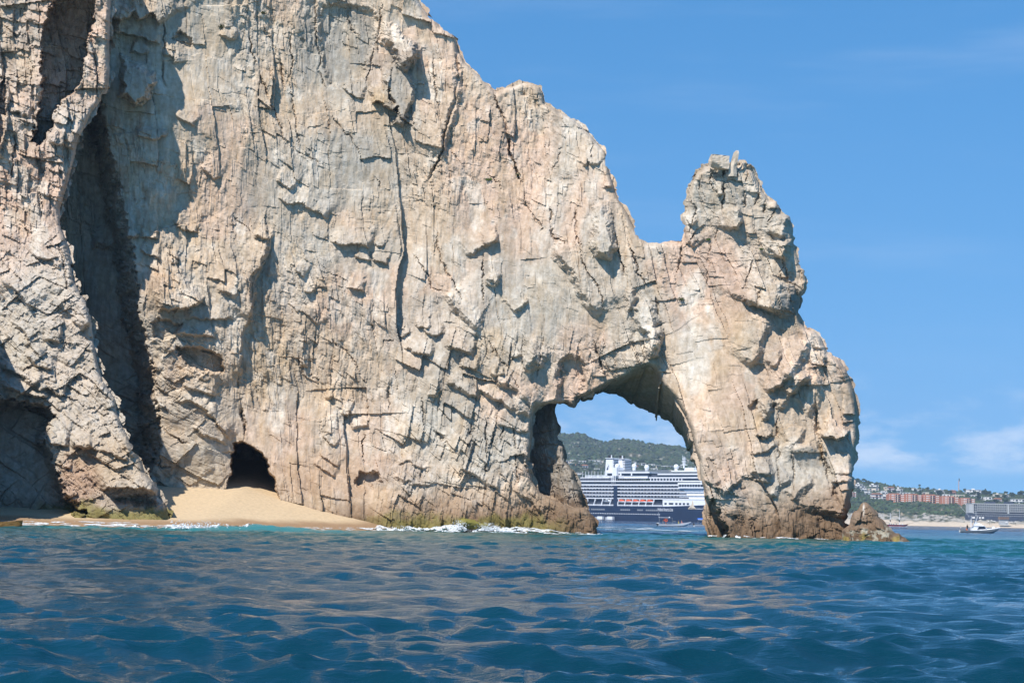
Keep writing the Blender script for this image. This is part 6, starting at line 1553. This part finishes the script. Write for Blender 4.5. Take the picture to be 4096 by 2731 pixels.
occ = [(a, b_, c_, d_) for a, b_, c_, d_, *_ in RIGHT + LEFT + TB]
spots = []
while len(spots) < 92:
    left = len(spots) < 34
    px = rg.uniform(2262, 2800) if left else rg.uniform(3415, 4110); top = float(np.interp(px, RX, RYp))
    py = rg.uniform(1848, 1900) if left else rg.uniform(top + 3, min(top + 55, 2022))
    if any(a - 1 < px < b_ + 1 and c_ + 2 < py < d_ - 1 for a, b_, c_, d_ in occ): continue
    spots.append((px, py, left))
for px, py, left in spots:
    i = rg.randrange(3); o = tp[i] if not used[i] else copy_tree(tp[i]); used[i] = 1
    loc, k = spot(px, py, 7); s = rg.uniform(.75, 1.5); o.location = loc; o.scale = (s * rg.uniform(.9, 1.25), s, s); o.rotation_euler = (0, 0, rg.uniform(0, 6))
    hs = min(LEFT if left else RIGHT, key=lambda q: abs((q[0] + q[1]) / 2 - px) + 2 * abs((q[2] + q[3]) / 2 - py)); dx_ = px - (hs[0] + hs[1]) / 2; dy_ = py - (hs[2] + hs[3]) / 2
    side = ('right of' if dx_ > 0 else 'left of') if abs(dx_) > (hs[1] - hs[0]) * .5 else ('below' if dy_ > 0 else 'above')
    hw = hs[6].split()
    tag(o, ('large ' if s > 1.25 else 'little ' if s < .95 else '') + ('dark ' if i == 1 else 'pale ') + 'green tree ' + side + ' the ' + ' '.join(hw[:9]), 'tree', 'trees behind the ship' if left else 'trees above the far beach')
# ------------------------------------------------------------------ people: one continuous skinned body each
def body_mesh(name, pose, shirt, shorts, skin=(0.42, 0.25, 0.17)):
    if pose == 'stand':
        J = {'pel': (0, 0, .92, .15), 'waist': (0, 0, 1.08, .13), 'chest': (0, .01, 1.32, .155), 'neck': (0, 0, 1.50, .06), 'head': (0, -.02, 1.64, .10), 'top': (0, -.01, 1.74, .075),
             'hl': (.10, 0, .86, .095), 'kl': (.11, -.03, .48, .062), 'al': (.11, 0, .08, .042), 'tl': (.11, -.16, .03, .035), 'hr': (-.10, 0, .86, .095), 'kr': (-.11, .02, .48, .062), 'ar': (-.11, .05, .08, .042), 'tr': (-.11, -.11, .03, .035),
             'sl': (.19, 0, 1.42, .062), 'el': (.27, -.05, 1.14, .043), 'wl': (.26, -.22, .98, .033), 'fl': (.25, -.30, .95, .028), 'sr': (-.19, 0, 1.42, .062), 'er': (-.27, -.02, 1.14, .043), 'wr': (-.28, -.15, .92, .033), 'fr': (-.28, -.2, .85, .028)}
    else:
        J = {'pel': (0, 0, .10, .16), 'waist': (0, .01, .27, .135), 'chest': (0, 0, .52, .155), 'neck': (0, -.01, .70, .06), 'head': (0, -.03, .84, .10), 'top': (0, -.02, .94, .075),
             'hl': (.11, -.05, .09, .10), 'kl': (.14, -.46, .12, .065), 'al': (.14, -.50, -.32, .043), 'tl': (.14, -.66, -.37, .035), 'hr': (-.11, -.05, .09, .10), 'kr': (-.14, -.46, .12, .065), 'ar': (-.14, -.50, -.32, .043), 'tr': (-.14, -.66, -.37, .035),
             'sl': (.19, 0, .62, .062), 'el': (.27, -.10, .35, .043), 'wl': (.18, -.34, .24, .033), 'fl': (.15, -.42, .22, .028), 'sr': (-.19, 0, .62, .062), 'er': (-.27, -.10, .35, .043), 'wr': (-.18, -.34, .24, .033), 'fr': (-.15, -.42, .22, .028)}
    E = [('pel', 'waist'), ('waist', 'chest'), ('chest', 'neck'), ('neck', 'head'), ('head', 'top'), ('pel', 'hl'), ('hl', 'kl'), ('kl', 'al'), ('al', 'tl'), ('pel', 'hr'), ('hr', 'kr'), ('kr', 'ar'), ('ar', 'tr'), ('chest', 'sl'), ('sl', 'el'), ('el', 'wl'), ('wl', 'fl'), ('chest', 'sr'), ('sr', 'er'), ('er', 'wr'), ('wr', 'fr')]
    ks = list(J); me = bpy.data.meshes.new(name); me.from_pydata([J[k][:3] for k in ks], [(ks.index(a), ks.index(b_)) for a, b_ in E], [])
    o = bpy.data.objects.new(name, me); C.objects.link(o)
    o.modifiers.new('skin', 'SKIN'); sv = me.skin_vertices[0].data if me.skin_vertices else None
    if sv is None:
        bm = bmesh.new(); bm.from_mesh(me); bm.verts.layers.skin.verify(); bm.to_mesh(me); bm.free(); sv = me.skin_vertices[0].data
    for i, k in enumerate(ks): sv[i].radius = (J[k][3], J[k][3]); sv[i].use_root = (k == 'pel')
    o.modifiers.new('sub', 'SUBSURF').levels = 1
    out = bpy.data.meshes.new_from_object(o.evaluated_get(bpy.context.evaluated_depsgraph_get())); bpy.data.objects.remove(o)
    a = out.attributes.new('Col', 'FLOAT_COLOR', 'POINT'); base = J['pel'][2]
    for i, v in enumerate(out.vertices):
        z = v.co.z - base; arm = abs(v.co.x) > .235
        c = skin if z > .53 or (arm and z < .36) or (pose == 'stand' and z < -.38) or (pose != 'stand' and z < -.08) else (shirt if z > .06 else shorts)
        a.data[i].color = (*c, 1)
    out.materials.append(M_CLOTH); out.polygons.foreach_set('use_smooth', [True] * len(out.polygons)); return out
M_CLOTH = rock_mat('cloth_and_skin', 0.8, 0.05, 1.0)
def person(loc, rz, pose, shirt, shorts, hair, label, hat=None):
    o = link('person', body_mesh('person', pose, shirt, shorts), None, loc, (0, 0, rz)); tag(o, label, 'person')
    z = 1.70 if pose == 'stand' else .90
    MB().ball((0, .01 if pose == 'stand' else 0, z), .115, 10, 6, .75).build('hair', MT[hair], o, None, True)
    if hat: MB().tube((0, 0, z + .02), (0, 0, z + .05), .19, .16, 10).build('hat', MT[hat], o)
    return o

# ------------------------------------------------------------------ boats
def boat_hull(L, W, zk, zg, bow, mat, parent, name='hull'):
    rings = []
    for k in range(15):
        t = k / 14; x = -L / 2 + L * t; w = W / 2 * (1 - max(0, (t - .45) / .55) ** 2.3) * (0.92 + .08 * min(1, t * 4)); w = max(w, .03); g = zg + bow * max(0, (t - .3) / .7) ** 1.8
        kz = zk + (g - zk) * max(0, (t - .72) / .28) ** 1.6 * .9
        rings.append([(x, -w, g), (x, -w * .86, (g + kz) * .5), (x, -w * .3, kz), (x, w * .3, kz), (x, w * .86, (g + kz) * .5), (x, w, g), (x, w * .86, g - .02), (x, w * .7, max(kz + .12, g - .45)), (x, -w * .7, max(kz + .12, g - .45)), (x, -w * .86, g - .02)])
    return MB().loft(rings).build(name, MT[mat], parent, None, False)
def afloat(px, Y, z=0.0):
    p = at(px, horizon(px) + 8000 * (1.8 - z) / Y, Y); return (float(p[0]), float(p[1]), z)
# open skiff in front of the ship
PY = 520.0; pk = 8000 / PY
lx, ly, lz = afloat(2699, PY)
pan = empty('skiff', (lx, ly, 0.0), -.12); tag(pan, 'open white skiff with a canopy frame crossing in front of the ship', 'boat')
boat_hull(8.3, 2.1, -.25, .55, .75, 'white', pan)
sx_ = lambda px: (px - 2699) / pk
for y in (-.8, .8):
    for px in (2637, 2689): MB().tube((sx_(px), y, .4), (sx_(px), y, 2.25), .035, n=5).build('post', MT['steel'], pan)
B(sx_(2635), sx_(2681), -.95, .95, 2.22, 2.30).build('canopy', MT['white'], pan); B(sx_(2681), sx_(2690), -.9, .9, 2.20, 2.25).build('canopy_bar', MT['steel'], pan)
MB().tube((sx_(2637), -.8, 2.2), (sx_(2634), -.8, 3.6), .03, n=5).build('antenna', MT['white'], pan)
MB().ball((sx_(2677), 0, 2.36), .14, 8, 6).build('lamp', MT['white'], pan)
for px in (2693, 2701): MB().tube((sx_(px), -.5, .5), (sx_(px), -.5, 1.35), .03, n=5).build('windscreen_post', MT['steel'], pan)
B(sx_(2692), sx_(2702), -.6, .6, 1.3, 1.42).build('windscreen', MT['steel'], pan)
ob = B(-.25, .30, -.25, .25, .35, .95).build('outboard', MT['black'], pan); ob.location = (sx_(2630), 0, 0); B(-.2, .35, -.27, .27, .72, .88).build('cowl_band', MT['white'], ob); MB().tube((0, 0, -.4), (0, 0, .4), .1, n=6).build('leg', MT['black'], ob)
lr = MB(); n = 16
rings = [[((.30 + .09 * math.cos(b_)) * math.cos(a), .09 * math.sin(b_), (.30 + .09 * math.cos(b_)) * math.sin(a)) for b_ in np.linspace(0, 6.2832, 7)[:-1]] for a in np.linspace(0, 6.2832, n)]
lr.loft(rings, False); lrm = lr.mesh('life_ring', MT['orange'])
wp = lambda x, y, z: tuple(pan.matrix_basis @ Vector((x, y, z)))
pan.matrix_basis = Matrix.LocRotScale(pan.location, pan.rotation_euler, None)
for i, (px, z, lab) in enumerate(((2660, 1.75, 'orange life ring hung under the skiff\'s canopy, the higher one'), (2665, 1.55, 'orange life ring hung under the skiff\'s canopy, the lower one'))):
    o = link('life_ring', lrm, None, wp(sx_(px), -.5 - .2 * i, z), (0, 0, -.12)); tag(o, lab, 'life ring', 'life rings on the skiff')
person(wp(sx_(2652), .1, .35), 2.6, 'stand', (.75, .55, .55), (.75, .72, .7), 'wood', 'person in pale pink shirt standing at the stern of the skiff').scale = (.82, .82, .82)
person(wp(sx_(2663), -.1, .45), 1.4, 'sit', (.42, .25, .17), (.5, .2, .1), 'black', 'bare-chested person seated amidships in the skiff')
person(wp(sx_(2714), .1, .62), 1.5, 'sit', (.72, .66, .12), (.1, .12, .2), 'wood', 'person in yellow shirt seated near the skiff\'s bow')
person(wp(sx_(2726), -.1, .72), 1.2, 'sit', (.75, .30, .26), (.7, .7, .7), 'wood', 'person in coral shirt seated furthest forward in the skiff')
# second boat, mostly hidden by the arch leg
lx, ly, lz = afloat(2822, 560)
bo = empty('canopy_boat', (lx, ly, 0), .1); tag(bo, 'small boat with blue canopy mostly hidden behind the arch leg', 'boat')
boat_hull(6.5, 2.0, -.25, .5, .5, 'white', bo)
for x in (-2.1, 1.2):
    for y in (-.8, .8): MB().tube((x, y, .4), (x, y, 2.0), .035, n=5).build('post', MT['steel'], bo)
MB().loft([[(-2.3, -1, 1.95), (-2.3, 0, 2.35), (-2.3, 1, 1.95)], [(1.5, -1, 1.95), (1.5, 0, 2.35), (1.5, 1, 1.95)]]).build('canopy', MT['blue'], bo); B(-2.35, 1.55, -1.03, -.97, 1.85, 1.97).build('canopy_edge', MT['white'], bo)
B(-3.5, -3.1, -.2, .2, .3, .9).build('outboard', MT['black'], bo)
# sport-fishing boat
FY = 514.0; fk = 8000 / FY
lx, ly, lz = afloat(3918, FY)
fb = empty('fishing_boat', (lx, ly, 0), -.08); tag(fb, 'white sport-fishing boat with flybridge and long outriggers off the beach', 'boat')
fx = lambda px: (px - 3918) / fk; fz = lambda py: 0.0 + (2130 - py) / fk
boat_hull(10.0, 3.1, -.3, .62, .75, 'hull', fb)
rings = []
for k in range(9):
    t = k / 8; x = -.2 + 5.2 * t; w = 1.5 * (1 - t ** 2.2) + .03; g = .66 + .75 * max(0, (.5 + .5 * t - .3) / .7) ** 1.8
    rings.append([(x, -w, g - .04), (x, -w * .8, g + .12), (x, w * .8, g + .12), (x, w, g - .04)])
MB().loft(rings).build('foredeck', MT['white'], fb)
MB().loft([[(fx(3886), -1.3, .6), (fx(3950), -1.1, .9), (fx(3950), 1.1, .9), (fx(3886), 1.3, .6)], [(fx(3894), -1.15, 1.75), (fx(3936), -.95, 1.75), (fx(3936), .95, 1.75), (fx(3894), 1.15, 1.75)]]).build('cabin', MT['white'], fb)
MB().loft([[(fx(3906), -1.28, .95), (fx(3947), -1.12, 1.0), (fx(3947), 1.12, 1.0), (fx(3906), 1.28, .95)], [(fx(3914), -1.17, 1.62), (fx(3933), -1.0, 1.6), (fx(3933), 1.0, 1.6), (fx(3914), 1.17, 1.62)]]).build('cabin_window', MT['glass'], fb)
B(fx(3888), fx(3938), -1.25, 1.25, 1.75, 1.87).build('flybridge_deck', MT['white'], fb)
MB().loft([[(fx(3895), -1.15, 1.87), (fx(3934), -1.0, 1.87), (fx(3934), 1.0, 1.87), (fx(3895), 1.15, 1.87)], [(fx(3902), -1.0, 2.75), (fx(3912), -.8, 2.6), (fx(3912), .8, 2.6), (fx(3902), 1.0, 2.75)]]).build('flybridge', MT['white'], fb)
for y in (-.9, .9):
    MB().tube((fx(3897), y, 1.9), (fx(3909), y, 4.3), .07, n=5).build('arch_leg', MT['white'], fb); MB().tube((fx(3885), y, .7), (fx(3884), y, 4.3), .05, n=5).build('tower_post', MT['white'], fb)
B(fx(3879), fx(3913), -.95, .95, 4.28, 4.36).build('tower_top', MT['steel'], fb)
MB().tube((fx(3905), 0, 4.3), (fx(3902), 0, 7.2), .03, n=5).build('antenna', MT['white'], fb)
for px_, z_, y in ((3826, 7.4, -1.6), (3838, 7.6, 1.6)): MB().tube((fx(3879), y * .5, 4.0), (fx(px_), y, z_), .02, .01, 4).build('outrigger', MT['white'], fb)
B(fx(3968), fx(3976), -.3, .3, 1.2, 1.75).build('bow_locker', MT['white'], fb); MB().tube((fx(3985), 0, 1.35), (fx(3999), 0, 1.5), .09, n=5).build('bow_pulpit', MT['white'], fb)
fb.matrix_basis = Matrix.LocRotScale(fb.location, fb.rotation_euler, None)
fp = lambda x, y, z: tuple(fb.matrix_basis @ Vector((x, y, z)))
person(fp(fx(3844), 0, .35), -1.2, 'stand', (.65, .65, .68), (.25, .3, .35), 'black', 'person in white top and cap at the stern of the fishing boat', 'white').scale = (.8, .8, .8)
person(fp(fx(3866), -.4, .4), .6, 'sit', (.72, .18, .08), (.6, .25, .1), 'black', 'person in orange shirt seated in the fishing boat\'s cockpit')
person(fp(fx(3871), .4, .4), .4, 'stand', (.02, .02, .025), (.03, .03, .03), 'black', 'person in black standing in the fishing boat\'s cockpit')
person(fp(fx(3890), 0, 1.85), 1.5, 'stand', (.10, .25, .55), (.3, .35, .4), 'wood', 'person in blue shirt at the helm of the fishing boat').scale = (.85, .85, .85)
# two-masted schooner off the far beach
CY = 1440.0; ck = 8000 / CY
lx, ly, lz = afloat(3588, CY)
sc = empty('schooner', (lx, ly, 0), 0); tag(sc, 'dark red two-masted schooner moored off the far beach', 'boat')
cx_ = lambda px: (px - 3588) / ck
boat_hull(16.0, 4.2, -.5, 1.2, .7, 'red', sc); B(-7.8, 6.5, -1.9, 1.9, 1.15, 1.5).build('rail', MT['navy'], sc); B(-7.9, 6.8, -2.08, 2.08, -.1, .18).build('boot_stripe', MT['white'], sc)
for px, h_ in ((3561, 10.0), (3597, 12.6)):
    m_ = MB().tube((cx_(px), 0, 1), (cx_(px) + .15, 0, h_), .17, .08, 7).build('mast', MT['white'], sc); B(cx_(px) - .35, cx_(px) + .35, -.25, .25, 3.6, 4.8).build('furled_sail', MT['black'], m_); MB().tube((cx_(px), 0, 2.6), (cx_(px) - 3.6, 0, 2.9), .12, n=5).build('boom', MT['black'], m_)
MB().tube((6.5, 0, 1.8), (11.3, 0, 3.0), .13, .06, 6).build('bowsprit', MT['wood'], sc)
for x in (-6, -4.4, -2.8, -.9, 1.5, 3.4): B(x, x + .6, -1.2, -.6, 1.5, 2.2).build('deck_box', MT['white' if int(x) % 2 else 'steel'], sc)
# ------------------------------------------------------------------ clear sea air with a little blue haze
hz_ = B(-5200, 5200, -60, 7200, -1.5, 420)
m_haze = bpy.data.materials.new('haze'); m_haze.use_nodes = True
nt = m_haze.node_tree; nt.nodes.clear()
ho = N(nt, 'ShaderNodeOutputMaterial'); hv = N(nt, 'ShaderNodeVolumePrincipled')
hv.inputs['Color'].default_value = (0.55, 0.74, 1.0, 1); hv.inputs['Density'].default_value = 0.000065; hv.inputs['Anisotropy'].default_value = 0.0
nt.links.new(hv.outputs[0], ho.inputs['Volume'])
hzo = hz_.build('haze', m_haze); tag(hzo, 'thin blue sea haze', 'haze', None, 'stuff')
